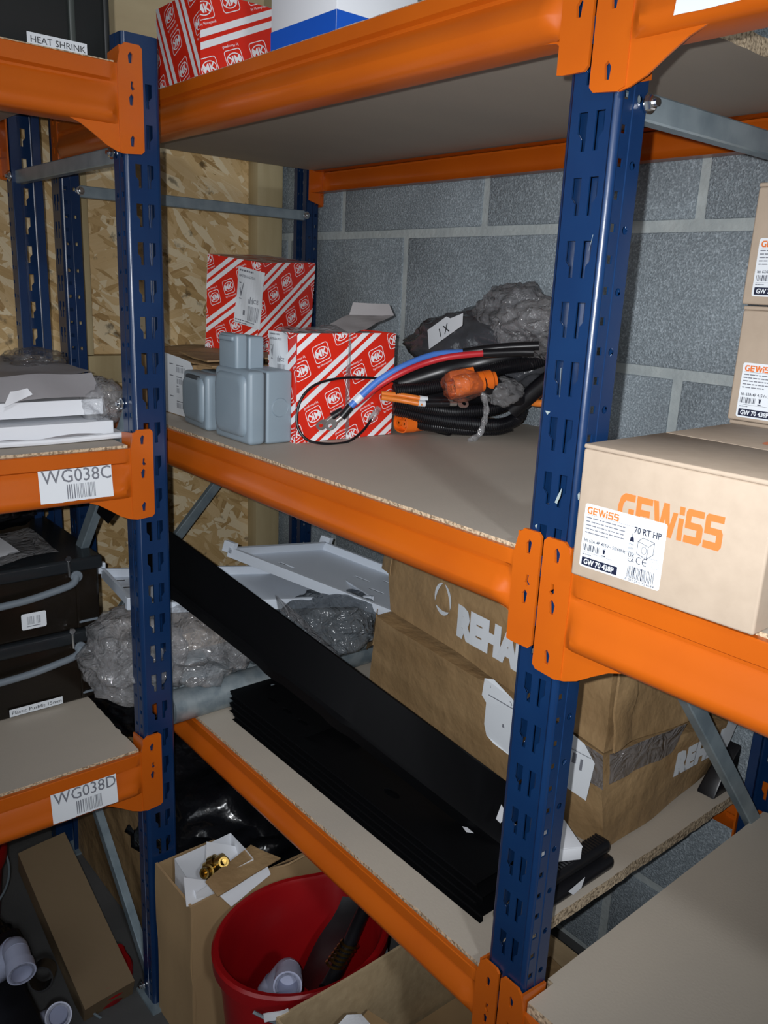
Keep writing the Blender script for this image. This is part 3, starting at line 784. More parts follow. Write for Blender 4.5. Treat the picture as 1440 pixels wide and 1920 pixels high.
def product_label(par, O, U, V, w, h, seed=1):
    """white printed product label, laid out for 95 x 65 mm and scaled"""
    sx = w / .095; sy = h / .0655
    p = P2(); p.poly(rrect(w, h, .0022, cx=w / 2, cy=h / 2)); lb = decal(par, 'product_label', O, U, V, p, LABELW, lift=.0004)
    q = P2(); gewiss(q, .003 * sx, .0555 * sy, .0072 * sy); decal(lb, 'orange_lettering', O, U, V, q, ORINK, w, h, .0007)
    q = P2(); q.poly(rrect(.0435 * sx, .0085 * sy, .0006, cx=.0245 * sx, cy=.0062 * sy)); decal(lb, 'black_panel', O, U, V, q, NAVY, w, h, .0007)
    q = P2(); q.text('GW 70 438P', .0055 * sx, .0037 * sy, .0075 * sy, bold=.03, fit=.037 * sx); decal(lb, 'white_lettering', O, U, V, q, LABELW, w, h, .0010)
    q = P2()
    q.text('70 RT HP', .0600 * sx, .0490 * sy, .0090 * sy, bold=.015, fit=.0300 * sx)
    q.text('Ith 63A 4P 415V~ 50/60Hz', .0030 * sx, .0265 * sy, .0050 * sy, bold=.01, fit=.050 * sx)
    q.barcode(.0030 * sx, .0175 * sy, .0200 * sx, .0068 * sy, seed=3, n=30); q.barcode(.0580 * sx, .0040 * sy, .0300 * sx, .0120 * sy, seed=8, n=40)
    q.text('8 011564 751644', .0560 * sx, .0012 * sy, .0033 * sy, fit=.033 * sx)
    q.text('UK', .0565 * sx, .0245 * sy, .0052 * sy, bold=0.01); q.text('CA', .0565 * sx, .0200 * sy, .0052 * sy, bold=0.01)
    for i in (0, 1):   # CE mark
        cx = (.0695 + i * .0068) * sx; o = [(cx + .0033 * sx * math.cos(a), .0232 * sy + .0037 * sy * math.sin(a)) for a in [math.radians(60 + 240 * k / 12) for k in range(13)]]
        n_ = [(cx + .0024 * sx * math.cos(a), .0232 * sy + .0029 * sy * math.sin(a)) for a in [math.radians(60 + 240 * k / 12) for k in range(13)]]
        q.add(o + n_, [(k, k + 1, 14 + k, 13 + k) for k in range(12)])
    q.rect(.0738 * sx, .0229 * sy, .0778 * sx, .0236 * sy)
    q.ring(ell(.0042 * sx, .0040 * sy, 20, .0875 * sx, .0232 * sy), ell(.0040 * sx, .0038 * sy, 20, .0875 * sx, .0232 * sy))
    # bin mark, water-proof mark
    q.poly([(.0270 * sx, .0235 * sy), (.0300 * sx, .0235 * sy), (.0294 * sx, .0190 * sy), (.0276 * sx, .0190 * sy)]); q.rect(.0265 * sx, .0240 * sy, .0305 * sx, .0244 * sy); q.rect(.0263 * sx, .0165 * sy, .0307 * sx, .0175 * sy)
    q.poly([(.0565 * sx, .0400 * sy), (.0615 * sx, .0400 * sy), (.0608 * sx, .0440 * sy), (.0593 * sx, .0450 * sy), (.0593 * sx, .0480 * sy), (.0587 * sx, .0480 * sy), (.0587 * sx, .0450 * sy), (.0572 * sx, .0440 * sy)])
    for i, s in enumerate(('IP66', 'IP67', 'IP69')): q.text(s, .0560 * sx, (.0365 - i * .0042) * sy, .0030 * sy)
    # line drawing of the switch box
    def ln(a, b, c, d, t=.00022):
        v = Vector((c - a, d - b)); n_ = Vector((-v.y, v.x)).normalized() * t
        q.add([(a + n_.x, b + n_.y), (a - n_.x, b - n_.y), (c - n_.x, d - n_.y), (c + n_.x, d + n_.y)], [(0, 1, 2, 3)])
    A = [(.066, .030), (.066, .042), (.071, .0465), (.084, .0445), (.084, .033), (.077, .0265)]
    for a, b in zip(A, A[1:] + A[:1]): ln(a[0] * sx, a[1] * sy, b[0] * sx, b[1] * sy)
    ln(.066 * sx, .042 * sy, .078 * sx, .0390 * sy); ln(.078 * sx, .0390 * sy, .084 * sx, .0445 * sy); ln(.078 * sx, .0390 * sy, .077 * sx, .0265 * sy)
    q.ring(ell(.0030 * sx, .0038 * sy, 18, .0735 * sx, .0345 * sy), ell(.0026 * sx, .0033 * sy, 18, .0735 * sx, .0345 * sy))
    decal(lb, 'printed_text', O, U, V, q, NAVY, w, h, .0007)
    q = P2(); q.lines(.0030 * sx, .0510 * sy, .047 * sx, 5, .0038 * sy, .0012 * sy, seed); q.lines(.003 * sx, .0130 * sy, .018 * sx, 1, .01, .0010 * sy)
    for (a, b, c) in ((.003, .0545, .088), (.003, .0155, .036), (.003, .0312 - .0120 + .0, .0), (.0545, .0285, .036)): q.rect(a * sx, b * sy, (a + c) * sx, b * sy + .0003)
    decal(lb, 'fine_print', O, U, V, q, INKG, w, h, .0007)
    return lb

def carton(name, lab, cat, x0, y0, z0, sx, sy, sz, material=CARDP, yaw=0, group=None, flaps=True):
    t = thing(name, lab, cat, (x0 + 0, y0 + 0, z0), (0, 0, math.radians(yaw)), group)
    e = .0006
    g = G(); g.box((0, 0, 0), (sx, sy, sz - .004)); g.build('carton_body', material, t, world=False, bevel=.0022, seg=3, smooth=50)
    g = G()
    g.box((0, 0, sz - .0040), (sx, sy / 2 - .0006, sz)); g.build('top_flap', material, t, world=False, bevel=.0012, smooth=50)
    g = G(); g.box((0, sy / 2 + .0006, sz - .0040), (sx, sy, sz)); g.build('top_flap', material, t, world=False, bevel=.0012, smooth=50)
    return t
def gewiss_box(lab, x, y, z, label_at, big=True, yaw=1.0):
    sx, sy, sz = .166, .250, .1165
    t = carton('carton', lab, 'carton', x, y, z, sx, sy, sz, yaw=yaw, group='printed brown cartons of the right bay')
    if big:
        q = P2(); gewiss(q, .040, .0560, .0270, sx=.66)
        decal(t, 'orange_lettering', (0, 0, 0), (1, 0, 0), (0, 0, 1), q, ORINK, sx, sz, .00025, world=False)
    q = P2(); gewiss(q, .060, .0560, .0270, sx=.9)
    decal(t, 'orange_lettering', (sx, 0, 0), (0, 1, 0), (0, 0, 1), q, ORINK, sy, sz, .00025, world=False)
    q = P2(); gewiss(q, .078, .150, .026, sx=.66)
    decal(t, 'orange_lettering', (0, 0, sz), (1, 0, 0), (0, 1, 0), q, ORINK, sx, sy, .00025, world=False)
    # label frame in the box's own axes -> world
    m = rootmat(t); O = m @ Vector(label_at); U = m.to_3x3() @ Vector((1, 0, 0))
    product_label(t, O, U, Z, .0780 if big else .078, .0560, 2)
    return t
gewiss_box('big brown carton in front on the right bay shelf, white label over orange lettering', .0655, -.0150, ZR2 + .0005, (.0085, -.0000, .0105), True, 1.0)
gewiss_box('brown carton behind the big front carton, hidden below the stack of two', .0450, .262, ZR2 + .0005, (.02, 0, .02), False, 0)
gewiss_box('lower brown carton of the stack at the right edge, label reading GW 70 438P', .0470, .2520, ZR2 + .1185, (.0095, 0, .0040), False, 0)
gewiss_box('upper brown carton of the stack at the right edge, topmost', .0450, .2500, ZR2 + .2365, (.0095, 0, .0080), False, 0)

# ------------------------------------------------------------------ red and white cartons
def mk_box(lab, loc, rot, sx, sy, sz, faces, open_top=False, name='red_white_carton', world=False, extra=None):
    t = thing(name, lab, 'carton', loc, rot, group='red cartons with white diagonal stripes')
    g = G()
    g.hexa([(0, 0, 0), (sx, 0, 0), (sx, sy, 0), (0, sy, 0), (0, 0, sz), (sx, 0, sz), (sx, sy, sz), (0, sy, sz)], n=4, amp=.0012, sc=14, seed=sx * 90, skip=('top',) if open_top else ())
    g.build('carton_body', MKRED, t, world=False, bevel=0, smooth=40)
    fr = dict(front=((0, 0, 0), (1, 0, 0), (0, 0, 1), sx, sz), right=((sx, 0, 0), (0, 1, 0), (0, 0, 1), sy, sz), top=((0, 0, sz), (1, 0, 0), (0, 1, 0), sx, sy), left=((0, sy, 0), (0, -1, 0), (0, 0, 1), sy, sz))
    for f, kw in faces.items():
        O, U, V, w, h = fr[f]; O, U, V = Vector(O), Vector(U), Vector(V)
        if f == 'top' and open_top: continue
        ww = lambda p, x, y, n, sd=sx * 90: p + Vector(noise.noise_vector(p * 14 + Vector((sd, 0, 0)))) * .0012 + n * .0004
        decal(t, 'printed_pattern', O, U, V, mk_pattern(w, h, **kw), MKWHITE, w, h, .0004, world=False, warp=ww)
    return t
# single carton standing on the low carton at the left of the middle shelf
MKX = Euler((math.radians(2.5), math.radians(5.5), math.radians(17)), 'XYZ')
c0 = Vector((-1.0019, .3169, .0456)) + MKX.to_matrix() @ Vector((-.069, -.0808, -.090))
b = mk_box('red carton with white stripes, leaning on top of the low brown carton, creased white label', tuple(c0), tuple(MKX), .1383, .1617, .180,
           dict(front=dict(phase=-.047, ang=35, off=.01), right=dict(phase=.0292, ang=35, off=.012, flipfirst=1), top=dict(phase=.02, ang=30), left=dict(phase=0)))
def crease_label(t, O, U, V, w, h, seed, world=False, lift=.0022, wrap=0.0):
    ww = lambda p, x, y, n: p + n * (.0010 * math.sin(x * 130 + y * 60 + seed) + .0008)
    p = P2(); N_ = 10
    for i in range(N_):
        for j in range(N_): p.rect(w * i / N_, h * j / N_, w * (i + 1) / N_, h * (j + 1) / N_)
    lb = decal(t, 'paper_label', O, U, V, p, LABELW, w, h, lift, world=world, warp=ww)
    q = P2(); q.lines(w * .06, h * .93, w * .85, 1, .004, h * .030, 4); q.text('MASTERSEAL PLUS', w * .06, h * .83, h * .062, bold=.02, fit=w * .60)
    q.barcode(w * .50, h * .10, w * .40, h * .26, seed=6, n=34); q.text('CE', w * .66, h * .42, h * .10, bold=.01); q.rect(w * .30, h * .17, w * .38, h * .26); q.lines(w * .05, h * .06, w * .75, 2, h * .045, h * .018, 9)
    for i in range(4): q.rect(w * (.50 + .045 * i), h * .40, w * (.525 + .045 * i), h * (.48 + .04 * (i % 2)))
    q.poly([(w * .10, h * .62), (w * .13, h * .65), (w * .165, h * .57), (w * .25, h * .74), (w * .27, h * .73), (w * .175, h * .48)]); q.rect(w * .08, h * .72, w * .16, h * .735); q.rect(w * .10, h * .44, w * .20, h * .455)
    decal(lb, 'printed_text', O, U, V, q, INKG, w, h, lift + .0003, world=world, warp=ww)
    return lb
crease_label(b, (.078, 0, .062), (1, 0, -.07), (.07, 0, 1), .066, .106, 1.0)

# two cartons side by side, print facing right
b1 = mk_box('red striped carton with torn open top, left one of the touching pair', (-.6230, .1010, ZS2 + .0005), (0, 0, 0), .0785, .0940, .1625,
            dict(front=dict(phase=-.02, ang=37), right=dict(phase=-.0350, ang=37, off=.006)), open_top=True)
b2 = mk_box('red striped carton, right one of the touching pair, just left of the cables', (-.6230, .1955, ZS2 + .0005), (0, 0, 0), .0785, .0930, .1630,
            dict(front=dict(phase=0), right=dict(phase=-.0480, ang=37, off=.012), top=dict(phase=0)), open_top=True)
crease_label(b1, (.004, 0, .088), (1, 0, 0), (0, 0, 1), .052, .074, 2.0, lift=.0008)
for bb, sd in ((b1, 1), (b2, 2)):     # grey inner flaps, slightly lifted
    sy_ = .094 if sd == 1 else .093
    g = G(); g.sheet((.002, .001, .1615), (.0765, .001, .1615), (.0765, sy_ - .001, .1600), (.002, sy_ - .001, .1605), 8, 8, .0016, 30, sd, .0006)
    g.build('inner_flap', mat('grey_card_inside', (0.36, 0.34, 0.345), .6) if sd == 1 else bpy.data.materials['grey_card_inside'], bb, world=False, smooth=40)
GREYC = bpy.data.materials['grey_card_inside']
g = G()   # big torn lid standing up and back from the pair
g.sheet((-0.6000, 0.1686, 0.0199), (-0.5750, 0.2165, 0.0152), (-0.6400, 0.3640, 0.0440), (-0.6650, 0.2845, 0.0425), 12, 10, .0022, 22, 5, .0009)
g.build('torn_lid', GREYC, b1, smooth=40)
g = G(); g.sheet((-0.6620, 0.2845, 0.0426), (-0.6380, 0.3635, 0.0441), (-0.6400, 0.3532, 0.0635), (-0.6620, 0.2916, 0.0638), 8, 4, .0010, 22, 7, .0009); g.build('tuck_tab', GREYC, b1, smooth=40)
g = G(); g.sheet((.0775, -.002, .1610), (.0785, .094, .1630), (.030, .096, .172), (.020, -.006, .168), 12, 8, .0030, 34, 9); g.build('torn_tape', FILMD, b1, world=False, smooth=40)
g = G(); g.sheet((.0790, .090, .1640), (.0790, .0990, .1640), (.0792, .1000, .0), (.0792, .0925, .0), 3, 14, .0006, 60, 3); g.build('clear_tape', FILMD, b1, world=False, smooth=40)

# ------------------------------------------------------------------ low carton with address label, and the flattened card on it
t = thing('carton', 'low brown carton with a white address label, at the left end of the middle shelf', 'carton', (-.93, .062, ZS2 + .0005))
g = G(); g.hexa([(-1.10, .064, ZS2 + .0008), (-.8030, .062, ZS2 + .0008), (-.8000, .400, ZS2 + .0008), (-1.10, .400, ZS2 + .0008), (-1.10, .066, -.0500), (-.800, .064, -.0500), (-.800, .400, -.052), (-1.10, .400, -.052)], 5, .0012, 12, 4)
g.build('carton_body', CARDO, t, smooth=40)
p = P2(); p.poly([(0, 0), (.104, 0), (.104, .074), (.110, .086), (.100, .096), (.060, .100), (0, .104)])
lb = decal(t, 'paper_label', (-.9070, .0635, -.1410), (1, 0, -.0), (0, 0, 1), p, LABELW, lift=.0012)
q = P2()
for i, (yy, wd_) in enumerate(((.074, .032), (.054, .026), (.038, .010), (.012, .032))): q.barcode(.048, yy, wd_, .009, seed=i + 2, n=26); q.rect(.048, yy + .0110, .048 + wd_ * .8, yy + .0125)
for yy in (.086, .066, .030): q.rect(.022, yy, .036, yy + .0016)
q.rect(.1005, .004, .1011, .052); decal(lb, 'printed_text', (-.9070, .0635, -.1410), (1, 0, 0), (0, 0, 1), q, INKG, lift=.0016)
t = thing('flattened_card', 'loose flattened brown card lying on the low carton, behind the grey switches', 'cardboard', (-.9, .2, -.05))
g = G(); g.sheet((-1.12, .075, -.0440), (-.735, .064, -.0440), (-.700, .33, -.0420), (-1.15, .40, -.0440), 14, 12, .0022, 9, 3, .0030); g.build('card_sheet', CARDO, t, smooth=40)
g = G(); g.sheet((-.905, .090, -.0385), (-.760, .070, -.0380), (-.715, .25, -.0340), (-.88, .28, -.0385), 10, 8, .0022, 11, 8, .0025); g.build('card_flap', CARDO, t, smooth=40)

# ------------------------------------------------------------------ grey weatherproof switches
def rounded_block(g, a, b, r, M=None, ex=.5):
    bm = bmesh.new(); bmesh.ops.create_cube(bm, size=1)
    A, B = Vector(a), Vector(b); c = (A + B) / 2; s = B - A
    for v in bm.verts: v.co = Vector((v.co.x * s.x, v.co.y * s.y, v.co.z * s.z)) + c
    bmesh.ops.bevel(bm, geom=list(bm.edges), offset=r, segments=5, profile=.5, affect='EDGES', clamp_overlap=True)
    bm.verts.index_update()
    vs = [v.co.copy() if M is None else M @ v.co for v in bm.verts]; fs = [[v.index for v in f.verts] for f in bm.faces]; bm.free()
    return g.add(vs, fs)
def frustum(g, a, b, inset, axis_depth, y0, M=None, r=.01):
    """raised cushion on the front (towards -y)"""
    (x0, z0), (x1, z1) = a, b; n = 6; loops = []
    for k in range(n + 1):
        t_ = k / n; ins = inset * (1 - math.cos(t_ * math.pi / 2)); y = y0 - axis_depth * math.sin(t_ * math.pi / 2)
        loops.append([(cx, y, cz) for cx, cz in rrect(x1 - x0 - 2 * ins, z1 - z0 - 2 * ins, r + .004, 5, (x0 + x1) / 2, (z0 + z1) / 2)])
    m = len(loops[0]); vs = [p for l in loops for p in l]
    if M is not None: vs = [M @ Vector(p) for p in vs]
    fs = [(k * m + i, k * m + (i + 1) % m, (k + 1) * m + (i + 1) % m, (k + 1) * m + i) for k in range(n) for i in range(m)] + [tuple(range(n * m, n * m + m))]
    return g.add(vs, fs)
def isolator(lab, M, w=.104, d=.078, h=.108, cap=True):
    t = thing('weatherproof_switch', lab, 'switch', tuple(M.translation), M.to_euler(), group='grey weatherproof switches')
    g = G(); rounded_block(g, (0, .033, 0), (w, d, h), .005); g.build('back_box', GREYP, t, world=False, smooth=50)
    g = G(); rounded_block(g, (.003, .0290, .003), (w - .003, .036, h - .003), .001); g.build('gasket', GREYPD, t, world=False)
    g = G(); rounded_block(g, (0, .004, 0), (w, .0318, h), .007); fr = g.build('hinged_cover', GREYP, t, world=False, smooth=50)
    g = G(); frustum(g, (.008, .010), (w - .008, h - .006), .010, .0085, .0055); g.build('cushion_front', GREYP, fr, world=False, smooth=60)
    g = G(); g.lathe([(0, .0008), (.0130, .0008), (.0136, .0002), (.0142, .0008), (.0146, .0)], (w, .056, h * .50), (1, 0, 0), 28); g.build('knockout', GREYP, t, world=False, smooth=40)
    if cap:
        g = G(); rounded_block(g, (.002, .010, h - .004), (.056, .030, h + .049), .005); rounded_block(g, (.004, .0315, h - .004), (.056, .058, h + .046), .004); cp = g.build('cable_hood', GREYP, t, world=False, smooth=50)
        g = G(); rounded_block(g, (.008, .006, h + .038), (.050, .014, h + .046), .003); g.build('latch', GREYP, cp, world=False, smooth=50)
    else:
        g = G(); rounded_block(g, (.024, -.001, h - .012), (w - .024, .010, h - .004), .003); g.build('latch', GREYPD, t, world=False, smooth=50)
    return t
isolator('grey weatherproof switch with a tall hood on top, in front of the red cartons', Matrix.Translation((-.6580, .0230, ZS2 + .0005)))
isolator('second grey weatherproof switch, standing half hidden left of the hooded one', Matrix.Translation((-.7880, .0350, ZS2 + .0005)) @ Euler((0, 0, math.radians(-6))).to_matrix().to_4x4(), w=.100, d=.062, h=.088, cap=False)

# ------------------------------------------------------------------ bags
def bag(parent, name, c, rad, material, amp=.25, sc=1.0, seed=0, sub=5, flat=-.75, rot=0):
    bm = bmesh.new(); bmesh.ops.create_icosphere(bm, subdivisions=sub, radius=1)
    c = Vector(c); rad = Vector(rad); cr, sr = math.cos(rot), math.sin(rot)
    for v in bm.verts:
        d = v.co.normalized(); s = Vector((seed * 7.3, seed, -seed))
        q = d * 1.15 * sc + s
        ridge = 1 - abs(noise.noise(q)) * 2
        ridge2 = 1 - abs(noise.noise(q * 2.3 + noise.noise_vector(q * 1.5) * .9)) * 2
        fine = 1 - abs(noise.noise(q * 5.1 + s)) * 2
        k = 1 + amp * (.55 * ridge + .22 * ridge2 + .02 * fine - .5)
        p = d * k * (1 + .10 * amp * abs(math.sin(d.x * 9 + d.z * 14 + 3 * noise.noise(q * 2))))
        if p.z < flat: p.z = flat + (p.z - flat) * .05
        x, y, z = p.x * rad.x, p.y * rad.y, p.z * rad.z
        v.co = c + Vector((x * cr - y * sr, x * sr + y * cr, z))
    bm.verts.index_update()
    g = G(); g.add([v.co.copy() for v in bm.verts], [[v.index for v in f.verts] for f in bm.faces]); bm.free()
    return g.build(name, material, parent, smooth=75)

# ------------------------------------------------------------------ cables on the middle shelf
def cable(name, lab, cat, pts, r, material, n=10, group=None, smooth=8):
    g = G(); g.tube(pts, r, n, smooth=smooth); o = g.build(name, material, smooth=50); return tag(o, lab, cat, group)
def lug(parent, a, b, r=.0052):
    """ring terminal: barrel from a, flat eye at b"""
    a, b = Vector(a), Vector(b); d = (b - a).normalized(); s = d.cross(Vector((.5, -.6, .5))).normalized(); up = s.cross(d)
    g = G(); g.tube([a, a + d * (b - a).length * .45], r * .75, 12, smooth=0)
    o = rrect(.0190, .0150, .0072, 5, (b - a).length - .004, 0); h = ell(.0036, .0036, 14, (b - a).length - .002, 0)[::-1]
    g.plate(o, [h], a, d, s, .0016)
    return g.build('ring_terminal', TIN, parent, smooth=40)
# blue cable
P_ = [(-0.3600, 0.4215, 0.0150), (-0.4000, 0.3816, 0.0089), (-0.4400, 0.3390, -0.0013), (-0.4600, 0.2981, -0.0057), (-0.4750, 0.2525, -0.0224), (-0.4900, 0.2156, -0.0447), (-0.5000, 0.1916, -0.0674), (-0.5080, 0.1752, -0.0854), (-0.5130, 0.1624, -0.1016)]
t = thing('blue_cable', 'thick blue cable with white sleeve and ring terminal, in front of the red cartons', 'cable', P_[8])
g = G(); g.tube(P_[2:8], .0052, 12); g.build('insulation', CABB, t, smooth=50)
g = G(); g.tube([Vector(P_[6]).lerp(Vector(P_[7]), .1), Vector(P_[6]).lerp(Vector(P_[7]), .62)], .0058, 12, smooth=0); g.build('white_sleeve', LABELW, t, smooth=50)
g = G(); g.tube([P_[7], Vector(P_[7]).lerp(Vector(P_[8]), .5), P_[8]], .0064, 12, smooth=3); g.build('heat_shrink', CABK, t, smooth=50)
g = G(); g.tube(P_[0:3], .0070, 12); g.build('black_sheath', CABK, t, smooth=50)
lug(t, P_[8], (-0.5200, 0.1451, -0.1162))
Q_ = [(-0.3550, 0.4045, 0.0059), (-0.3900, 0.3655, 0.0034), (-0.4300, 0.3090, -0.0057), (-0.4550, 0.2778, -0.0170), (-0.4720, 0.2452, -0.0324), (-0.4920, 0.2177, -0.0530), (-0.5160, 0.1925, -0.0833), (-0.5240, 0.1723, -0.0940), (-0.5300, 0.1569, -0.1037)]
t = thing('red_cable', 'red cable running just under the blue one, ending in a second ring terminal', 'cable', Q_[8])
g = G(); g.tube(Q_[1:8], .0050, 12); g.build('insulation', CABR, t, smooth=50)
g = G(); g.tube([Vector(Q_[1]).lerp(Vector(Q_[2]), .35), Vector(Q_[1]).lerp(Vector(Q_[0]), .5), Q_[0]], .0068, 12, smooth=3); g.build('black_sheath', CABK, t, smooth=50)
g = G(); g.tube([Q_[7], Q_[8]], .0064, 12, smooth=0); g.build('heat_shrink', CABK, t, smooth=50)
lug(t, Q_[8], (-0.5330, 0.1376, -0.1177))
# thin black loop
t = thing('thin_black_lead', 'thin black lead looping in front of the red carton, clear plug at its end', 'cable', (-0.5350, 0.0961, -0.1071))
g = G(); g.tube([(-0.5200, 0.2767, -0.0534), (-0.5300, 0.2354, -0.0472), (-0.5350, 0.1766, -0.0459), (-0.5370, 0.1288, -0.0549), (-0.5380, 0.1041, -0.0777), (-0.5360, 0.0978, -0.1114), (-0.5250, 0.1081, -0.1337), (-0.5150, 0.1373, -0.1408), (-0.5150, 0.1777, -0.1408), (-0.5250, 0.2141, -0.1285), (-0.5300, 0.2355, -0.1112)], .0021, 8); g.build('insulation', CABK, t, smooth=50)
g = G(); g.tube([(-0.5300, 0.2335, -0.1136), (-0.5320, 0.2505, -0.0953)], .0050, 8, smooth=0); g.build('clear_plug', FILM, t, smooth=30)
# heap of black conduits
def conduit(lab, pts, r, corr=False, grp='black conduits coiled on the middle shelf'):
    g = G()
    (g.corrugated if corr else g.tube)(pts, r, n=14)
    return tag(g.build('black_conduit', CABK, smooth=60), lab, 'conduit', grp)
conduit('thick smooth black sleeve lying uppermost across the cable heap', [(-0.6000, 0.2819, -0.0794), (-0.5750, 0.3243, -0.0666), (-0.5300, 0.3842, -0.0405), (-0.4800, 0.4203, -0.0223), (-0.4300, 0.4925, 0.0019), (-0.4000, 0.5354, 0.0196), (-0.3700, 0.5656, 0.0286)], .0185)
conduit('second smooth black sleeve, above and behind the uppermost one', [(-0.6400, 0.3144, -0.0949), (-0.6200, 0.3568, -0.0711), (-0.5800, 0.4187, -0.0410), (-0.5300, 0.4707, -0.0116), (-0.4900, 0.5330, 0.0111), (-0.4300, 0.5968, 0.0513)], .0220)
conduit('ribbed black conduit passing under the smooth sleeves', [(-0.5200, 0.2698, -0.0675), (-0.5000, 0.3224, -0.0630), (-0.4700, 0.3756, -0.0478), (-0.4400, 0.4292, -0.0273), (-0.4000, 0.4599, -0.0155), (-0.3700, 0.4997, 0.0077)], .0115, True)
conduit('ribbed black conduit in the middle of the coil', [(-0.5300, 0.2793, -0.0854), (-0.5000, 0.3249, -0.0950), (-0.4800, 0.3785, -0.1013), (-0.4500, 0.4350, -0.0942), (-0.4300, 0.4524, -0.0748), (-0.4600, 0.4670, -0.0524), (-0.5000, 0.4179, -0.0463)], .0110, True)
conduit('ribbed black conduit making the outer bend of the coil, bottom right', [(-0.5350, 0.2843, -0.0975), (-0.5050, 0.3307, -0.1109), (-0.4750, 0.3877, -0.1198), (-0.4500, 0.4449, -0.1234), (-0.4300, 0.4672, -0.1084), (-0.4300, 0.4664, -0.0816), (-0.4600, 0.4428, -0.0692)], .0120, True)
conduit('ribbed black conduit at the foot of the coil, lying on the shelf', [(-0.5300, 0.3067, -0.1201), (-0.5000, 0.3513, -0.1274), (-0.4780, 0.4045, -0.1331), (-0.4600, 0.4503, -0.1335), (-0.4400, 0.4671, -0.1243)], .0100, True)
conduit('black sleeve leading away right behind the slotted post', [(-0.4300, 0.4525, -0.0968), (-0.4000, 0.4665, -0.0629), (-0.3700, 0.4795, -0.0342), (-0.3300, 0.5040, -0.0015)], .0145)
conduit('black sleeve deep in the heap, behind the wrapped orange plug', [(-0.5600, 0.3066, -0.0800), (-0.5300, 0.3880, -0.0844), (-0.5000, 0.4729, -0.0754), (-0.4600, 0.5359, -0.0593), (-0.4200, 0.5682, -0.0287)], .0190)
g = G(); g.sheet((-0.5469, 0.3712, -0.1415), (-0.4862, 0.3674, -0.1415), (-0.5225, 0.4260, -0.1360), (-0.5741, 0.4212, -0.1360), 4, 4, .001, 30, 2, .002); tag(g.build('black_strap', CABK, smooth=40), 'flat black strap end lying on the shelf under the coil', 'strap')
# orange cables with white sleeves
A_ = [(-0.5250, 0.2489, -0.0714), (-0.5100, 0.2750, -0.0732), (-0.4900, 0.2983, -0.0769), (-0.4840, 0.3102, -0.0784), (-0.4700, 0.3403, -0.0797)]
B_ = [(-0.5200, 0.2451, -0.0765), (-0.5050, 0.2712, -0.0800), (-0.4850, 0.2921, -0.0835), (-0.4800, 0.3024, -0.0842), (-0.4620, 0.3377, -0.0837)]
for pts, lab, tip in ((A_, 'upper one of two orange cables coming out right of the red carton', (-0.4680, 0.3621, -0.0779)), (B_, 'lower one of two orange cables right of the red carton, white sleeve, ring terminal', (-0.4520, 0.3637, -0.0837))):
    t = thing('orange_cable', lab, 'cable', pts[0])
    g = G(); g.tube(pts[:3] + [Vector(pts[2]).lerp(Vector(pts[3]), .9)], .0044, 10); g.build('insulation', CABO, t, smooth=50)
    g = G(); g.tube([pts[2], pts[3]], .0050, 10, smooth=0); g.build('white_sleeve', LABELW, t, smooth=50)
    g = G(); g.tube([pts[3], pts[4]], .0054, 10, smooth=0); g.build('heat_shrink', CABK, t, smooth=50)
    lug(t, pts[4], tip)

def orange_plug(lab, c, ax, up, s=1.0):
    """two-pole plug: oval shroud, keyed collar, cable neck"""
    A = Vector(ax).normalized(); Uv = Vector(up); S = A.cross(Uv).normalized(); Uv = S.cross(A)
    c = Vector(c); t = thing('orange_plug', lab, 'connector', tuple(c))
    def loft(g, secs, inner=False):
        vs = []; m = 28
        for (h, rx, ry) in secs:
            for k in range(m):
                a = 2 * math.pi * k / m; sq = 2.6; ca, sa = math.cos(a), math.sin(a)
                x = rx * math.copysign(abs(ca) ** (2 / sq), ca); y = ry * math.copysign(abs(sa) ** (2 / sq), sa)
                vs.append(c + A * (h * s) + S * (x * s) + Uv * (y * s))
        n = len(secs); g.add(vs, [(j * m + k, j * m + (k + 1) % m, (j + 1) * m + (k + 1) % m, (j + 1) * m + k) for j in range(n - 1) for k in range(m)])
    g = G(); loft(g, [(.012, .0175, .0125), (0, .0180, .0130), (0, .0200, .0152), (.020, .0205, .0158), (.021, .0190, .0150), (.044, .0180, .0142), (.046, .0130, .0110), (.064, .0120, .0105), (.064, 0, 0)]); loft(g, [(.012, .0175, .0125), (.012, 0, 0)]); g.build('housing', CONO, t, smooth=35)
    g = G()
    for sd in (-1, 1):
        cc = c + S * (.0080 * s * sd) + A * .002
        g.lathe([(.0028 * s, .010), (.0028 * s, 0), (.0062 * s, 0), (.0062 * s, .010)], cc, A, 18)
    ins = g.build('pole_sleeves', CONO, t, smooth=35)
    for sd in (-1, 1):
        g = G(); g.lathe([(0, -.001), (.0014 * s, -.001), (.0018 * s, .001), (.0018 * s, .009)], c + S * (.0080 * s * sd) + A * .003, A, 12); g.build('contact_pin', BRASS, t, smooth=40)
    M_ = Matrix((S, A, Uv)).transposed().to_4x4(); M_.translation = c
    g = G(); rounded_block(g, (-.013 * s, -.002 * s, .010 * s), (.013 * s, .034 * s, .0205 * s), .0015, M_); rounded_block(g, (-.022 * s, .004 * s, -.004 * s), (-.018 * s, .020 * s, .006 * s), .001, M_); g.build('locking_key', CONO, t, smooth=40)
    g = G(); g.lathe([(.0125 * s, .046 * s), (.0145 * s, .048 * s), (.0145 * s, .058 * s), (.0125 * s, .060 * s)], c, A, 20); g.build('neck_collar', CONO, t, smooth=40)
    return t
orange_plug('loose orange two-pole plug lying on the shelf beside the red carton', (-.5330, .2985, -.1235), (.10, 1, .02), (0, 0, 1))
c2 = Vector((-0.4550, 0.3333, -0.0572)); e2 = Vector((-0.4250, 0.3718, -0.0427)); n2 = Vector((-0.4100, 0.4377, -0.0741))
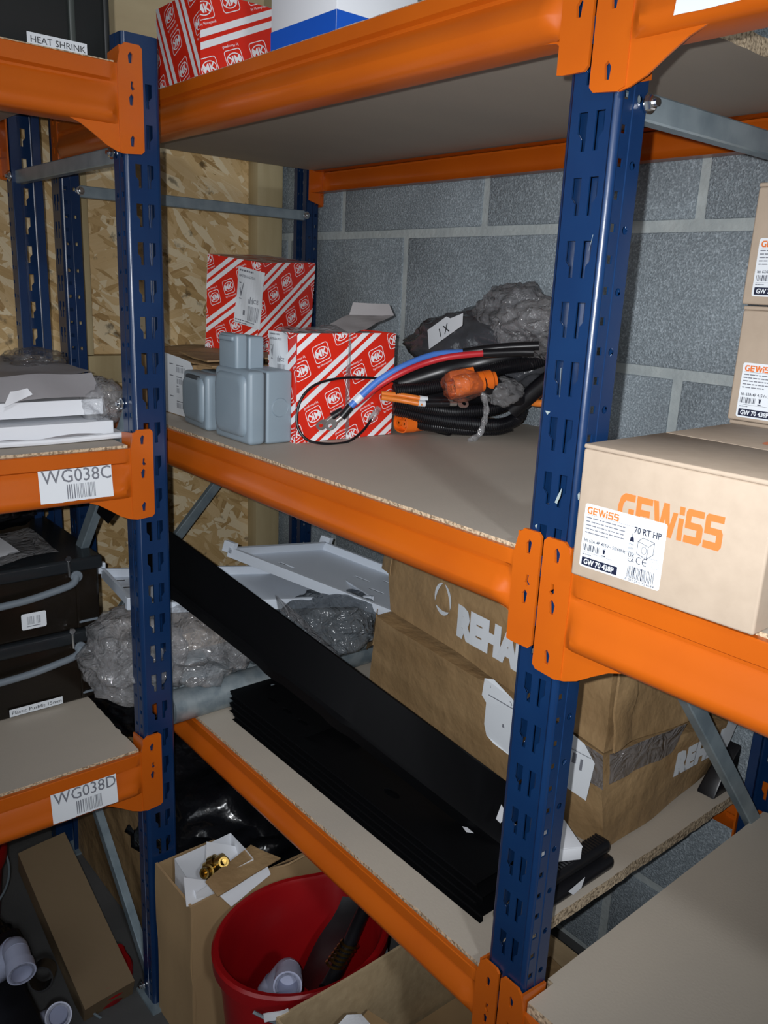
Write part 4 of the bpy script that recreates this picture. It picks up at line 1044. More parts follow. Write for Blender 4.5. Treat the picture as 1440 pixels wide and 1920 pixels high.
orange_plug('orange two-pole plug wrapped in clear film, on top of the cable coil', tuple(c2), tuple((e2 - c2).normalized() + Vector((0, .55, 0))), (-.35, .1, 1), 1.15)
t = thing('plug_cable', 'black sleeved cable behind the film-wrapped orange plug, orange where it leaves to the right', 'cable', tuple(e2))
g = G(); g.tube([tuple(c2.lerp(e2, .8)), (-0.4300, 0.4094, -0.0573), (-0.4200, 0.4446, -0.0705), (-0.4100, 0.4671, -0.0790)], .0150, 14, rfun=lambda k: .8 + .3 * math.sin(k * 3)); g.build('rubber_boot', CABK, t, smooth=50)
g = G(); g.tube([(-0.4100, 0.4602, -0.0770), (-0.4000, 0.4825, -0.0820), (-0.3700, 0.5131, -0.0761)], .0062, 12); g.build('insulation', CABO, t, smooth=50)
t = thing('wrap_film', 'clear crinkled film knotted round the orange plug, its twisted tail hanging down', 'plastic film', tuple(e2))
bag(t, 'film_hood', tuple(c2.lerp(e2, .35)), (.030, .036, .026), FILMT, .30, 1.3, 3, 4, flat=-2)
bag(t, 'film_sleeve', (-0.4250, 0.4237, -0.0641), (.030, .032, .024), FILM, .35, 1.6, 5, 4, flat=-2)
g = G(); g.tube([(-0.4350, 0.3844, -0.0637), (-0.4300, 0.3906, -0.0890), (-0.4300, 0.3880, -0.1104), (-0.4350, 0.3832, -0.1326), (-0.4348, 0.3618, -0.1405)], .0048, 8, rfun=lambda k: .7 + .5 * abs(math.sin(k * 16))); g.build('twisted_tail', FILM, t, smooth=30)
# large dull bag of conduit behind
t = thing('grey_film_bag', 'large translucent dark bag of conduit piled against the block wall, taped with a white strip', 'bag', (-0.5249, 0.5000, 0.0358))
bag(t, 'bag_film', (-0.5523, 0.5000, -0.0074), (.150, .075, .070), mat('smoky_film', (.055, .058, .066), .16, spec=.7, bump=(22, .6, .01)), .34, 1.1, 11, 5, flat=-1.2, rot=.25)
bag(t, 'bag_film', (-0.4956, 0.5100, 0.0466), (.075, .055, .060), FILMD, .50, 1.3, 14, 5, flat=-1.2)
bag(t, 'bag_film', (-0.4009, 0.4800, 0.0349), (.090, .055, .045), FILM, .50, 1.3, 19, 5, flat=-1.2)
p = P2(); p.poly([(0, 0), (.098, .012), (.104, .030), (.070, .032), (.060, .038), (.004, .032)])
q = P2(); q.text('1 X', .034, .010, .020, bold=.01, rot=.1)
Ot = Vector((-0.5655, 0.3850, -0.0073)); Ut = (Vector((-0.4421, 0.3700, 0.0384)) - Ot).normalized(); Vt = (Z - Ut * Z.dot(Ut)).normalized()
tp = decal(t, 'white_tape', tuple(Ot), tuple(Ut), tuple(Vt), p, LABELW, lift=.002); decal(tp, 'handwriting', tuple(Ot), tuple(Ut), tuple(Vt), q, INK, lift=.003)

# ------------------------------------------------------------------ lowest shelf of the middle bay
def tray(lab, A, B, C, D, h=.018, slots=()):
    """shallow pan A-B-C-D with upstanding rims"""
    A, B, C, D = map(Vector, (A, B, C, D)); U = (B - A); V = (D - A); w, l = U.length, V.length; U.normalize(); N = U.cross(V).normalized(); V = (D - A).normalized()
    t = thing('steel_tray', lab, 'tray', tuple(A), group='white steel trays')
    hs = []
    for (x, y, a, b) in slots: hs.append([(w * x - a / 2, l * y - b / 2), (w * x + a / 2, l * y - b / 2), (w * x + a / 2, l * y + b / 2), (w * x - a / 2, l * y + b / 2)])
    g = G(); g.plate([(0, 0), (w, 0), (w, l), (0, l)], hs, A, U, V, .0012); g.build('tray_floor', STEELW, t)
    for O, X, L_ in ((A, U, w), (A + U * w, V, l), (A + U * w + V * l, -U, w), (A + V * l, -V, l)):
        Y = N.cross(X).normalized(); g = G(); g.extrude([(0, 0), (0, h), (.006, h), (.006, h - .003)], O, Y, N, X, L_); g.build('rim', STEELW, t, solid=.001)
    for O in (A, A + V * l):
        g = G(); g.box((0, 0, 0), (.020, .010, .022), Matrix.Translation(O - U * .012 + N * (h - .012)) @ Matrix((U, V, N)).transposed().to_4x4()); g.build('lug_bracket', STEELW, t, bevel=.001)
    return t
a1, d1, b1_ = Vector((-0.8086, 0.1304, -0.4000)), Vector((-0.8231, 0.3585, -0.4300)), Vector((-0.5573, 0.3300, -0.4883))
tray('upper white steel tray, sloping, its right end under the crushed cartons', a1, b1_, b1_ + d1 - a1, d1, slots=[(.18, .3, .03, .006), (.30, .12, .035, .006), (.45, .65, .03, .006), (.55, .8, .03, .006), (.7, .7, .03, .006), (.62, .5, .03, .006)])
a2, b2_, c2_ = Vector((-0.9645, -0.0465, -0.4550)), Vector((-0.7818, -0.0612, -0.4620)), Vector((-0.6133, 0.3250, -0.4750))
tray('lower white steel tray, showing left and right of the leaning black rail', b2_, b2_ + (c2_ - b2_), c2_ + (a2 - b2_), a2, slots=[(.08, .35, .035, .008), (.08, .7, .035, .008), (.05, .9, .03, .008), (.5, .4, .05, .008)])

for i, (x, lab) in enumerate(((-.692, 'galvanised pipe lying front to back at the left end, nearer one'), (-.752, 'galvanised pipe beside the nearer one, mostly under the bubble of plastic'), (-.815, 'galvanised pipe farthest left of the pipes'))):
    g = G(); g.lathe([(.0262, 0), (.0280, .001), (.0280, .585), (.0262, .586), (.0255, .58), (.0255, .006), (.0262, 0)], (x, -.045 + i * .012, ZS3 + .0290), (0, 1, 0), 26)
    tag(g.build('steel_pipe', GALV, smooth=40), lab, 'pipe', 'galvanised pipes on the lowest shelf')
for i, (x, y0) in enumerate(((-.722, .13), (-.660, .16))):
    g = G(); g.lathe([(.0240, 0), (.0260, .001), (.0260, .40), (.0240, .401), (.0235, .39), (.0235, .006), (.0240, 0)], (x, y0, ZS3 + .077), (0, 1, 0), 26)
    tag(g.build('steel_pipe', GALV, smooth=40), 'galvanised pipe of the upper layer, ' + ('left one' if i == 0 else 'right one by the crushed carton'), 'pipe', 'galvanised pipes on the lowest shelf')
t = thing('clear_plastic_bag', 'large crumpled clear plastic bag behind the left blue post, on the pipes', 'bag', (-0.7421, -0.0069, -0.5800))
bag(t, 'bag_film', (-0.7573, 0.0322, -0.5250), (.115, .095, .070), FILM, .42, 1.3, 21, 5, flat=-.9, rot=.4)
bag(t, 'bag_film', (-0.7725, -0.0696, -0.5350), (.095, .080, .075), FILM, .42, 1.3, 25, 5, flat=-.95, rot=.1)
t = thing('dull_plastic_bag', 'dull see-through plastic bag over the far pipes, under the upper white tray', 'bag', (-0.6921, 0.2867, -0.5200))
bag(t, 'bag_film', (-0.6459, 0.2465, -0.5000), (.085, .110, .050), filmmat('smoke_film', (.6, .64, .68), (.24, .27, .30), .15, .4), .42, 1.2, 41, 5, flat=-.9)
g = G(); g.sheet((-0.6200, 0.1154, -0.4128), (-0.5000, 0.1511, -0.4731), (-0.5000, 0.1681, -0.4963), (-0.6200, 0.1209, -0.4379), 8, 3, .002, 20, 3); g.build('fold_over', FILMD, t, smooth=30)
t = thing('small_carton', 'plain brown carton under the clear plastic bag at the left end of the lowest shelf', 'carton', (-.95, .0, ZS3))
g = G(); g.hexa([(-1.06, .002, ZS3 + .001), (-.86, .002, ZS3 + .001), (-.86, .20, ZS3 + .001), (-1.06, .20, ZS3 + .001), (-1.06, .002, ZS3 + .075), (-.86, .002, ZS3 + .075), (-.86, .20, ZS3 + .075), (-1.06, .20, ZS3 + .075)], 4, .001); g.build('carton_body', CARD, t, smooth=40)

# black strips: four shallow pressed strips, one on another
for k in range(4):
    z0 = ZS3 + .0015 + .0105 * k; x0 = (-.655, -.668, -.660, -.672)[k]; y0 = .050 + .0015 * k
    t = thing('black_metal_strip', ('lowest', 'second lowest', 'third', 'topmost')[k] + ' of the four flat black metal strips stacked on the lowest shelf', 'metal strip', (x0, y0, z0), group='black metal strips')
    L_ = .60; w = .175
    out = [(0, .004), (.012, 0), (L_, 0), (L_, w), (.075, w), (.030, w - .040), (0, w - .075)]
    hs = []
    for i in range(3): hs.append([(.075 + .045 * i + .022 * math.cos(a) * .6, .045 + .012 * i * 0 + .0045 * math.sin(a)) for a in [2 * math.pi * j / 12 for j in range(12)]])
    if k == 3: hs.append([(.205, .020), (.280, .034), (.280, .092), (.205, .078)])
    hs.append([(-.2721 - x0 + .015 * math.cos(a), .0905 - y0 + .0070 * math.sin(a)) for a in [2 * math.pi * j / 14 for j in range(14)]])
    hs.append([(.030 + .008 * math.cos(a), .075 + .005 * math.sin(a)) for a in [2 * math.pi * j / 10 for j in range(10)]])
    g = G(); g.plate(out, hs, (x0, y0, z0 + .009), (1, 0, 0), (0, 1, 0), .0015); g.build('strip_plate', BLACKM, t, smooth=30)
    g = G(); g.extrude([(.0015, .0075), (0, .0085), (-.0015, .0075), (-.0022, 0), (.003, 0)], (x0 + .012, y0, z0), (0, -1, 0), (0, 0, 1), (1, 0, 0), L_ - .012); g.build('folded_lip', BLACKM, t, smooth=30)
# ribbed rounded covers on the right end
for k in range(2):
    z0 = ZS3 + .0010 + .0225 * k; t = thing('black_ribbed_cover', ('lower', 'upper')[k] + ' of two black ribbed plastic covers with rounded corners, right of the blue post', 'plastic cover', (-.055, .16, z0), group='black ribbed covers')
    g = G(); rounded_block(g, (-.052 + .004 * k, .060, z0), (-.0155 - .006 * k, .262 - .004 * k, z0 + .020), .009); g.build('cover_body', BLACKP, t, smooth=50)
    g = G()
    for i in range(34 if k else 0):
        y = .072 + i * .0053; g.box((-.044, y, z0 + .0195), (-.0265, y + .0026, z0 + .0212))
    if k: o = g.build('rib', BLACKP, t); o['kind'] = 'stuff'
g = G(); g.add([(-0.0145, 0.1600, -0.6171), (-0.0145, 0.1918, -0.6115), (-0.0145, 0.1866, -0.6247), (-0.0145, 0.1711, -0.6273)], [(0, 1, 2, 3)]); tag(g.build('paper_scrap', WHITE, solid=.0003), 'white scrap of paper stuck on the edge of the black ribbed cover', 'paper')
# paper scraps
for i, (pts, lab) in enumerate(((((940,1508),(930,1535),(938,1543),(950,1530)), 'torn white scrap on the leaning rail beside the blue post'), (((867,1550),(874,1560),(888,1562),(876,1552)), 'small white chip of paper on the black strips'))):
    z_ = ZS3 + .050 if i == 0 else ZS3 + .0455
    g = G(); zz = (-.548, -.5905)[i]
    pp = {0: [(-0.1215, 0.1464, -0.5480), (-0.1046, 0.1183, -0.5480), (-0.0954, 0.1162, -0.5480), (-0.0995, 0.1345, -0.5480)], 1: [(-0.1586, 0.1165, -0.5905), (-0.1477, 0.1125, -0.5905), (-0.1403, 0.1189, -0.5905), (-0.1532, 0.1200, -0.5905)]}[i]
    g.add(pp, [(0, 1, 2, 3)]); tag(g.build('paper_scrap', WHITE, solid=.0004), lab, 'paper')
# long black rail leaning on the heap
ra, rb = Vector((-0.1628, 0.1971, -0.5530)), Vector((-0.7200, -0.0228, -0.3057))
ra2, rb2 = Vector((-0.1052, 0.1285, -0.5880)), Vector((-0.7350, -0.0106, -0.4170))
d_ = (rb - ra); lt = 1.16
t = thing('leaning_black_rail', 'long black channel rail leaning up to the left, passing behind the left blue post', 'rail', tuple(ra2))
A_, B_ = ra - d_.normalized() * .02, ra + d_ * lt
C_, D_ = ra2 - d_.normalized() * .02, ra2 + (rb2 - ra2) * lt
nrm = (B_ - A_).cross(C_ - A_).normalized()
if nrm.y > 0: nrm = -nrm
g = G(); n = 40; top = []; bot = []
for i in range(n + 1):
    k = i / n; a = A_.lerp(B_, k); b = C_.lerp(D_, k)
    top.append(a); bot.append(b)
up_ = (A_ - C_).normalized()
fs = []; vs = []
for i in range(n + 1):
    a, b = top[i], bot[i]
    notch = .0035 if i in (15, 16, 22, 23, 35, 36) else .0
    for p in (a - nrm * .022, a, a - up_ * .004 + nrm * .0015, b + up_ * .006 + nrm * .0015, b - up_ * notch, b - up_ * notch - nrm * .020): vs.append(p)
for i in range(n):
    for j in range(5): q = i * 6 + j; fs.append((q, q + 1, q + 7, q + 6))
g.add(vs, fs); g.build('rail_web', BLACKM, t, smooth=30, solid=.0015)
e_ = (B_ - A_).normalized(); w_ = (A_ - C_).length
g = G(); c_ = B_; g.plate([(0, -.070), (.030, -.066), (.034, -.052), (.046, -.050), (.046, -.020), (.036, -.018), (.034, 0), (0, 0)], [[(.012, -.045), (.020, -.045), (.020, -.030), (.012, -.030)]], B_ - e_ * .004, e_, up_, .0015); g.build('end_tongue', BLACKM, t)
# small white box on the covers
t = thing('small_white_box', 'small plain white box lying on the black ribbed covers, half behind the blue post', 'box', (-.09, .2, ZS3))
R_ = Vector((-0.0222, 0.1896, -0.5895)); E_ = Vector((-0.0366, 0.1615, -0.5895)); d1 = (E_ - R_).normalized(); Mw = Matrix.Translation(R_) @ Matrix((d1, -Z.cross(d1), Z)).transposed().to_4x4()
g = G(); g.box((0, 0, 0), (.085, .055, .018), Mw); g.build('box_body', WHITE, t, bevel=.0012, smooth=40)
g = G(); g.box((-.0004, -.0004, .0175), (.0854, .0554, .0195), Mw); g.build('lid', WHITE, t, bevel=.0008, smooth=40)

# the two crushed cartons
t = thing('crushed_carton', 'lower crushed brown carton with a torn paper label, on the lowest shelf', 'carton', (-.3, .42, ZS3))
zb = ZS3 + .001
g = G(); g.hexa([(-.575, .290, zb), (-.046, .276, zb), (-.058, .585, zb + .012), (-.580, .585, zb), (-.560, .288, -.4690), (-.0560, .262, -.4850), (-.0300, .585, -.520), (-.565, .585, -.470)], 16, .0050, 9, 3); g.build('carton_body', CARDO, t, smooth=45, bevel=0)
g = G(); g.sheet((-.572, .2885, -.530), (-.560, .284, -.4665), (-.602, .330, -.4700), (-.640, .330, -.575), 8, 8, .004, 16, 5, .002); g.build('side_flap', CARDO, t, smooth=40)
lowO, lowU = Vector((-.560, .2785, -.637)), Vector((1, -.031, 0)).normalized()
q = P2(); q.poly([(0, 0), (.018, -.005), (.060, -.012), (.062, .070), (.044, .080), (.004, .092), (-.012, .088), (-.014, .060), (-.004, .052), (-.006, .016)])
O_ = Vector((-0.2502, 0.2620, -0.5450)); wv = lambda p, x, y, n: p + n * (.0020 * math.sin(x * 80 + y * 40) + .002)
lb = decal(t, 'torn_label', tuple(O_), tuple(lowU), (0, 0, 1), q, LABELW, lift=.007, warp=wv)
q = P2(); q.rect(.030, .028, .040, .052); q.rect(.0, .066, .062, .0675); q.text('Menge', .0, .078, .012); q.text('NO', .028, .066, .012); decal(lb, 'printed_text', tuple(O_), tuple(lowU), (0, 0, 1), q, INKG, lift=.0086, warp=wv)
O_ = Vector((-0.1015, 0.2540, -0.5470)); q = P2(); q.poly([(0, 0), (.040, -.002), (.046, .056), (.026, .074), (.0, .082)])
lb = decal(t, 'white_label', tuple(O_), tuple(lowU), (0, 0, 1), q, LABELW, lift=.006, warp=wv)
q = P2(); q.rect(0, .060, .040, .0610); q.rect(.012, .042, .018, .056); q.rect(.024, .036, .028, .052); decal(lb, 'printed_text', tuple(O_), tuple(lowU), (0, 0, 1), q, INKG, lift=.0076, warp=wv)
O_ = Vector((-0.0450, 0.4146, -0.5642)); rU = Vector((.02, 1, -.0)).normalized(); rV = Vector((.05, 0, 1)).normalized(); q = P2(); q.text('REHAU', .0, .0, .052, bold=.085, fit=.150)
decal(t, 'white_lettering', tuple(O_), tuple(rU), tuple(rV), q, LABELW, .30, .20, lift=.0085)
q = P2(); q.poly([(0, 0), (.030, .004), (.050, .052), (.012, .050)]); decal(t, 'torn_label', (-0.0400, 0.5245, -0.5570), tuple(rU), tuple(rV), q, LABELW, lift=.010)
g = G(); g.sheet((-.0470, .268, -.5250), (-.044, .420, -.5300), (-.0300, .420, -.478), (-.0490, .262, -.4790), 8, 5, .002, 30, 2); g.build('clear_tape', FILMD, t, smooth=40)
g = G(); g.sheet((-.110, .2595, -.5300), (-.0470, .2570, -.5300), (-.0500, .2520, -.4790), (-.115, .2570, -.4790), 6, 4, .001, 30, 6); g.build('clear_tape', FILMD, t, smooth=40)
t = thing('crushed_carton', 'upper crushed brown carton with a round white emblem and bold white capitals', 'carton', (-.3, .42, -.47))
zb = -.4760
g = G(); g.hexa([(-.560, .322, zb + .012), (-.052, .256, zb - .002), (-.040, .565, zb - .020), (-.560, .565, zb + .010), (-.590, .330, -.3400), (-.0600, .2720, -.3550), (-.050, .565, -.360), (-.590, .565, -.340)], 16, .0045, 10, 8); g.build('carton_body', CARDO, t, smooth=45)
g = G(); g.sheet((-.0490, .262, -.3560), (-.0490, .300, -.3560), (-.0430, .300, -.4700), (-.0440, .260, -.4720), 4, 10, .004, 25, 5, .003); g.build('corner_flap', CARDO, t, smooth=40)
fU = (Vector((-.052, .256, 0)) - Vector((-.560, .322, 0))).normalized()
Or = Vector((-0.3489, 0.2850, -0.4220)); wv2 = lambda p, x, y, n: p + n * (.003 + .0012 * math.sin(x * 50))
q = P2(); q.text('REHAU', 0, 0, .062, bold=.085, fit=.178); decal(t, 'white_lettering', tuple(Or), tuple(fU), (0, 0, 1), q, LABELW, lift=.005, warp=wv2)
q = P2()
for a0 in (95, 215, 335):     # round emblem of three crescent blades
    ou = [(.0235 * math.cos(math.radians(a0 + 108 * k / 10)), .0265 * math.sin(math.radians(a0 + 108 * k / 10))) for k in range(11)]
    s_, e__ = Vector(ou[0]), Vector(ou[-1]); mid = (s_ + e__) / 2
    inn = [tuple(s_.lerp(e__, k / 10) * 1.0 + Vector((mid.x, mid.y)).normalized() * .0035 * math.sin(math.pi * k / 10)) for k in range(11)]
    q.add(ou + inn, [(k, k + 1, 12 + k, 11 + k) for k in range(10)])
Oe = Vector((-0.3893, 0.2900, -0.3811)); decal(t, 'round_emblem', tuple(Oe), tuple(fU), (0, 0, 1), q, LABELW, lift=.005, warp=wv2)
g = G(); g.sheet((-.588, .3260, -.344), (-.560, .3200, -.346), (-.560, .3190, -.400), (-.592, .328, -.395), 4, 6, .003, 40, 4, .002); g.build('end_flap', CARDO, t, smooth=40)
t = thing('black_plastic_foot', 'black plastic bracket jammed under the far end of the lower crushed carton', 'bracket', (-.045, .56, ZS3))
g = G(); g.hexa([(-.050, .515, ZS3 + .001), (-.020, .515, ZS3 + .001), (-.020, .575, ZS3 + .001), (-.050, .575, ZS3 + .001), (-.045, .53, ZS3 + .030), (-.020, .53, ZS3 + .030), (-.018, .575, ZS3 + .075), (-.045, .575, ZS3 + .075)], 1); g.build('bracket_body', BLACKP, t, bevel=.003, smooth=40)

# ------------------------------------------------------------------ goods on the top shelf
b = mk_box('red and white carton on the top shelf, left of the white and blue box', (-.815, .020, ZS1 + .0005), (0, 0, 0), .1380, .168, .115,
           dict(front=dict(phase=-.03, ang=-62), right=dict(phase=-.035, ang=24, off=.02), top=dict(phase=0)))
t = thing('white_blue_box', 'white box with a blue band along its foot, on the top shelf', 'box', (-.470, .010, ZS1))
g = G(); g.box((-.4800, .012, ZS1 + .0005), (-.345, .130, ZS1 + .200)); g.build('box_body', WHITE, t, bevel=.0015, smooth=40)
q = P2(); q.rect(0, 0, .135, .0235); decal(t, 'blue_band', (-.4800, .012, ZS1 + .0005), (1, 0, 0), (0, 0, 1), q, BLUEINK, lift=.0003)
q = P2(); q.rect(0, 0, .118, .0235); decal(t, 'blue_band', (-.345, .012, ZS1 + .0005), (0, 1, 0), (0, 0, 1), q, BLUEINK, lift=.0003)
t = thing('wrapped_parcel', 'black and white parcel behind the blue post on the top shelf', 'parcel', (-.95, .1, ZS1))
g = G(); g.box((-1.02, .06, ZS1 + .0005), (-.86, .20, ZS1 + .070)); g.build('lower_wrap', WHITE, t, bevel=.004, smooth=40)
g = G(); g.box((-1.02, .058, ZS1 + .0705), (-.858, .20, ZS1 + .100)); g.build('upper_wrap', BLACKP, t, bevel=.004, smooth=40)

# ------------------------------------------------------------------ left rack goods
t = thing('dark_crate', 'large dark plastic crate with upright ribs, on the top shelf of the left rack', 'crate', (-.72, -.3, ZL1))
g = G(); g.box((-1.14, -.70, ZL1 + .0005), (-.705, -.098, ZL1 + .33)); g.build('crate_body', CRATE, t, bevel=.006, smooth=40)
for y in (-.104, -.1495, -.2540, -.36, -.47):
    g = G(); g.box((-.7055, y - .004, ZL1 + .004), (-.6995, y + .004, ZL1 + .32)); g.build('rib', CRATE if y > -.11 else mat('rib_plastic', (.05, .06, .055), .45) if 'rib_plastic' not in bpy.data.materials else bpy.data.materials['rib_plastic'], t, bevel=.002, smooth=40)
# printed strip on the front of that shelf
t = thing('shelf_strip', 'white strip printed HEAT SHRINK, standing on the upper beam of the left rack', 'label', (-.66, -.22, .356))
p = P2(); p.rect(0, 0, .0735, .0140); pp_ = decal(t, 'paper', (-.6600, -.2210, .3565), (0, 1, 0), (0, 0, 1), p, LABELW, lift=.0003)
q = P2(); q.text('HEAT SHRINK', .0035, .0032, .0105, fit=.067); decal(t, 'printed_text', (-.6600, -.2210, .3565), (0, 1, 0), (0, 0, 1), q, INK, .0735, .014, lift=.0006)

# wrapped white panels
for k, (lab, z0, x1) in enumerate((('lower wrapped white panel on the middle shelf of the left rack, wrapping torn open', ZL2, -.700), ('upper wrapped white panel, sunk in its grey wrapping', ZL2 + .030, -.722))):
    t = thing('wrapped_board_pack', lab, 'panel', (-.9, -.3, z0))
    g = G(); g.box((-1.10, -.52, z0 + .004), (x1 - .012, -.112 - .006 * k, z0 + .027)); g.build('panel', WHITE, t, bevel=.001)
    if k == 0:
        g = G(); g.sheet((-.700, -.50, z0 + .001), (-.700, -.090, z0 + .001), (-.722, -.105, z0 + .0145), (-.722, -.50, z0 + .0145), 24, 6, .0020, 22, 2); g.build('torn_wrapping', PAPERG, t, smooth=40)
        g = G(); g.tube([(-.6990, -.50, z0 + .005), (-.6985, -.40, z0 + .005), (-.6990, -.30, z0 + .006), (-.6985, -.20, z0 + .005), (-.7000, -.093, z0 + .007)], .0045, 8); g.build('torn_edge', WHITE, t, smooth=40)
    else:
        g = G(); g.sheet((-.728, -.52, z0 + .030), (-.726, -.118, z0 + .030), (-.755, -.125, z0 + .062), (-.755, -.52, z0 + .062), 26, 8, .0040, 12, 5); g.sheet((-.755, -.52, z0 + .062), (-.755, -.125, z0 + .062), (-1.120, -.105, z0 + .060), (-1.120, -.52, z0 + .060), 26, 20, .0040, 9, 5); g.sheet((-.726, -.118, z0 + .030), (-.726, -.100, z0 - .025), (-1.12, -.085, z0 - .025), (-1.12, -.105, z0 + .060), 6, 16, .0050, 14, 6)
        g.build('grey_wrapping', PAPERG, t, smooth=35)
        bag(t, 'clear_wrap', (-.760, -.115, z0 + .020), (.06, .035, .035), FILM, .5, 1.6, 3, 4, flat=-2)
        bag(t, 'clear_wrap', (-0.9149, -0.1570, -0.0450), (.055, .045, .016), FILMT, .5, 1.6, 8, 4, flat=-1)
        g = G(); g.sheet((-0.7150, -0.2634, -0.0921), (-0.7220, -0.2220, -0.0766), (-0.7220, -0.2286, -0.0674), (-0.7160, -0.2533, -0.0708), 6, 4, .002, 30, 4); g.build('torn_paper', WHITE, t, smooth=30)
# smoked tool cases
def toolcase(lab, z0, z1, text):
    t = thing('tool_case', lab, 'tool case', (-.86, -.3, z0), group='smoked plastic tool cases')
    g = G(); rounded_block(g, (-1.150, -.60, z0), (-.862, -.0890, z1 - .012), .006); g.build('case_body', TOOLB, t, smooth=50)
    g = G(); rounded_block(g, (-1.154, -.604, z1 - .024), (-.856, -.0830, z1), .006); lid = g.build('lid', mat('clip_lid', (.016, .019, .022), .25) if 'clip_lid' not in bpy.data.materials else bpy.data.materials['clip_lid'], t, smooth=50)
    for y in (-.1270, -.300):
        g = G(); g.box((-.8635, y - .003, z0 + .004), (-.8590, y + .003, z1 - .024)); g.build('rib', TOOLB, t, bevel=.001)
    g = G(); g.box((-.8620, -.128, z0 + .012), (-.8585, -.095, z0 + .016)); g.build('moulded_step', HANDLE, t, bevel=.001)
    g = G(); zc = z1 - .030
    g.tube([(-.854, -.1300, zc), (-.848, -.140, zc - .010), (-.846, -.170, zc - .016), (-.846, -.230, zc - .024), (-.846, -.33, zc - .026), (-.848, -.46, zc - .018), (-.854, -.50, zc)], .0062, 10); hd = g.build('carry_handle', HANDLE, t, smooth=50)
    g = G(); g.lathe([(0, .004), (.009, .004), (.010, .003), (.010, 0)], (-.856, -.1300, zc), (1, 0, 0), 16); g.build('pivot', HANDLE, hd, smooth=40)
    g = G(); g.tube([(-.853, -.142, zc + .002), (-.852, -.143, zc + .030)], .0028, 8, smooth=0); g.lathe([(0, .003), (.005, .003), (.005, 0)], (-.854, -.143, zc + .034), (1, 0, 0), 12); g.build('latch_pin', BRIGHT, t, smooth=40)
    return t
t = toolcase('upper smoked plastic tool case with a barcode sticker', ZL3 + .1345, ZL3 + .2640, '')
p = P2(); p.poly(rrect(.040, .028, .003, cx=.02, cy=.014)); lb = decal(t, 'white_sticker', (-.8595, -.2225, -.4830), (0, 1, 0), (0, 0, 1), p, LABELW, lift=.0012)
q = P2(); q.barcode(.009, .008, .012, .014, 4, 16); q.barcode(.024, .008, .008, .014, 9, 12); q.rect(.008, .0045, .030, .0058); decal(lb, 'printed_text', (-.8595, -.2225, -.4830), (0, 1, 0), (0, 0, 1), q, INKG, lift=.0016)
t = toolcase('lower smoked plastic tool case labelled Plastic Pushfit 15mm', ZL3 + .0005, ZL3 + .1340, '')
p = P2(); p.rect(0, 0, .088, .0135); lb = decal(t, 'white_sticker', (-.8595, -.2520, -.6330), (0, 1, 0), (0, 0, 1), p, LABELW, lift=.0012)
q = P2(); q.text('Plastic Pushfit 15mm', .003, .0038, .0085, fit=.082); decal(lb, 'printed_text', (-.8595, -.2520, -.6330), (0, 1, 0), (0, 0, 1), q, INK, lift=.0016)
t = thing('plastic_document_bag', 'clear bag with printed papers lying on the upper tool case', 'bag', (-.95, -.2, ZL3 + .265))
zt_ = ZL3 + .2655
g = G(); g.sheet((-1.02, -.42, zt_), (-.880, -.30, zt_ + .004), (-.875, -.150, zt_ + .006), (-1.00, -.16, zt_ + .024), 12, 12, .0060, 14, 2); g.build('bag_film', FILM, t, smooth=30)
g = G(); g.sheet((-.99, -.40, zt_ + .002), (-.885, -.320, zt_ + .003), (-.900, -.205, zt_ + .014), (-1.00, -.22, zt_ + .022), 6, 6, .002, 12, 4); g.build('printed_paper', WHITE, t, smooth=30)
t = thing('black_film_roll', 'black plastic sheeting heaped at the back of the tool cases', 'plastic sheeting', (-1.05, -.2, ZL3 + .30))
bag(t, 'sheeting', (-1.08, -.26, ZL3 + .315), (.085, .14, .052), BINBAG, .3, 1.2, 5, 5, flat=-.9)

# ------------------------------------------------------------------ below the lowest shelves
# open brown carton left of the bucket
def open_carton(lab, x0, y0, x1, y1, z0, z1, m_out=CARD, th=.004, seed=1, lean=0, ragged=False, cat='carton'):
    t = thing('open_carton', lab, cat, (x0, y0, z0))
    r = random.Random(seed)
    for nm, a, b in (('front', (x0, y0), (x1, y0)), ('right', (x1, y0), (x1, y1)), ('back', (x1, y1), (x0, y1)), ('left', (x0, y1), (x0, y0))):
        g = G(); dz = r.uniform(-.003, .003)
        A, B = Vector((*a, z0)), Vector((*b, z0)); d = (B - A).normalized(); o = Vector((d.y, -d.x, 0)) * lean
        g.sheet(A + d * .0005, B - d * .0005, B - d * .0005 + Z * (z1 - z0 + dz) + o, A + d * .0005 + Z * (z1 - z0) + o, 12, 8, .0022, 10, seed, th)
        g.build('carton_wall', m_out, t, smooth=35)
    g = G(); g.box((x0 + .004, y0 + .004, z0), (x1 - .004, y1 - .004, z0 + .003)); g.build('carton_base', m_out, t)
    return t
FL = FLOOR + .0008
t = open_carton('open brown carton on the floor left of the red bucket, holding a smaller opened box', -.640, -.100, -.512, .230, FL, -.8500, seed=4)
g = G(); g.sheet((-.512, .05, -.850), (-.512, .228, -.850), (-.478, .232, -.815), (-.480, .06, -.825), 6, 4, .003, 15, 3, .003); g.build('carton_flap', CARD, t, smooth=40)
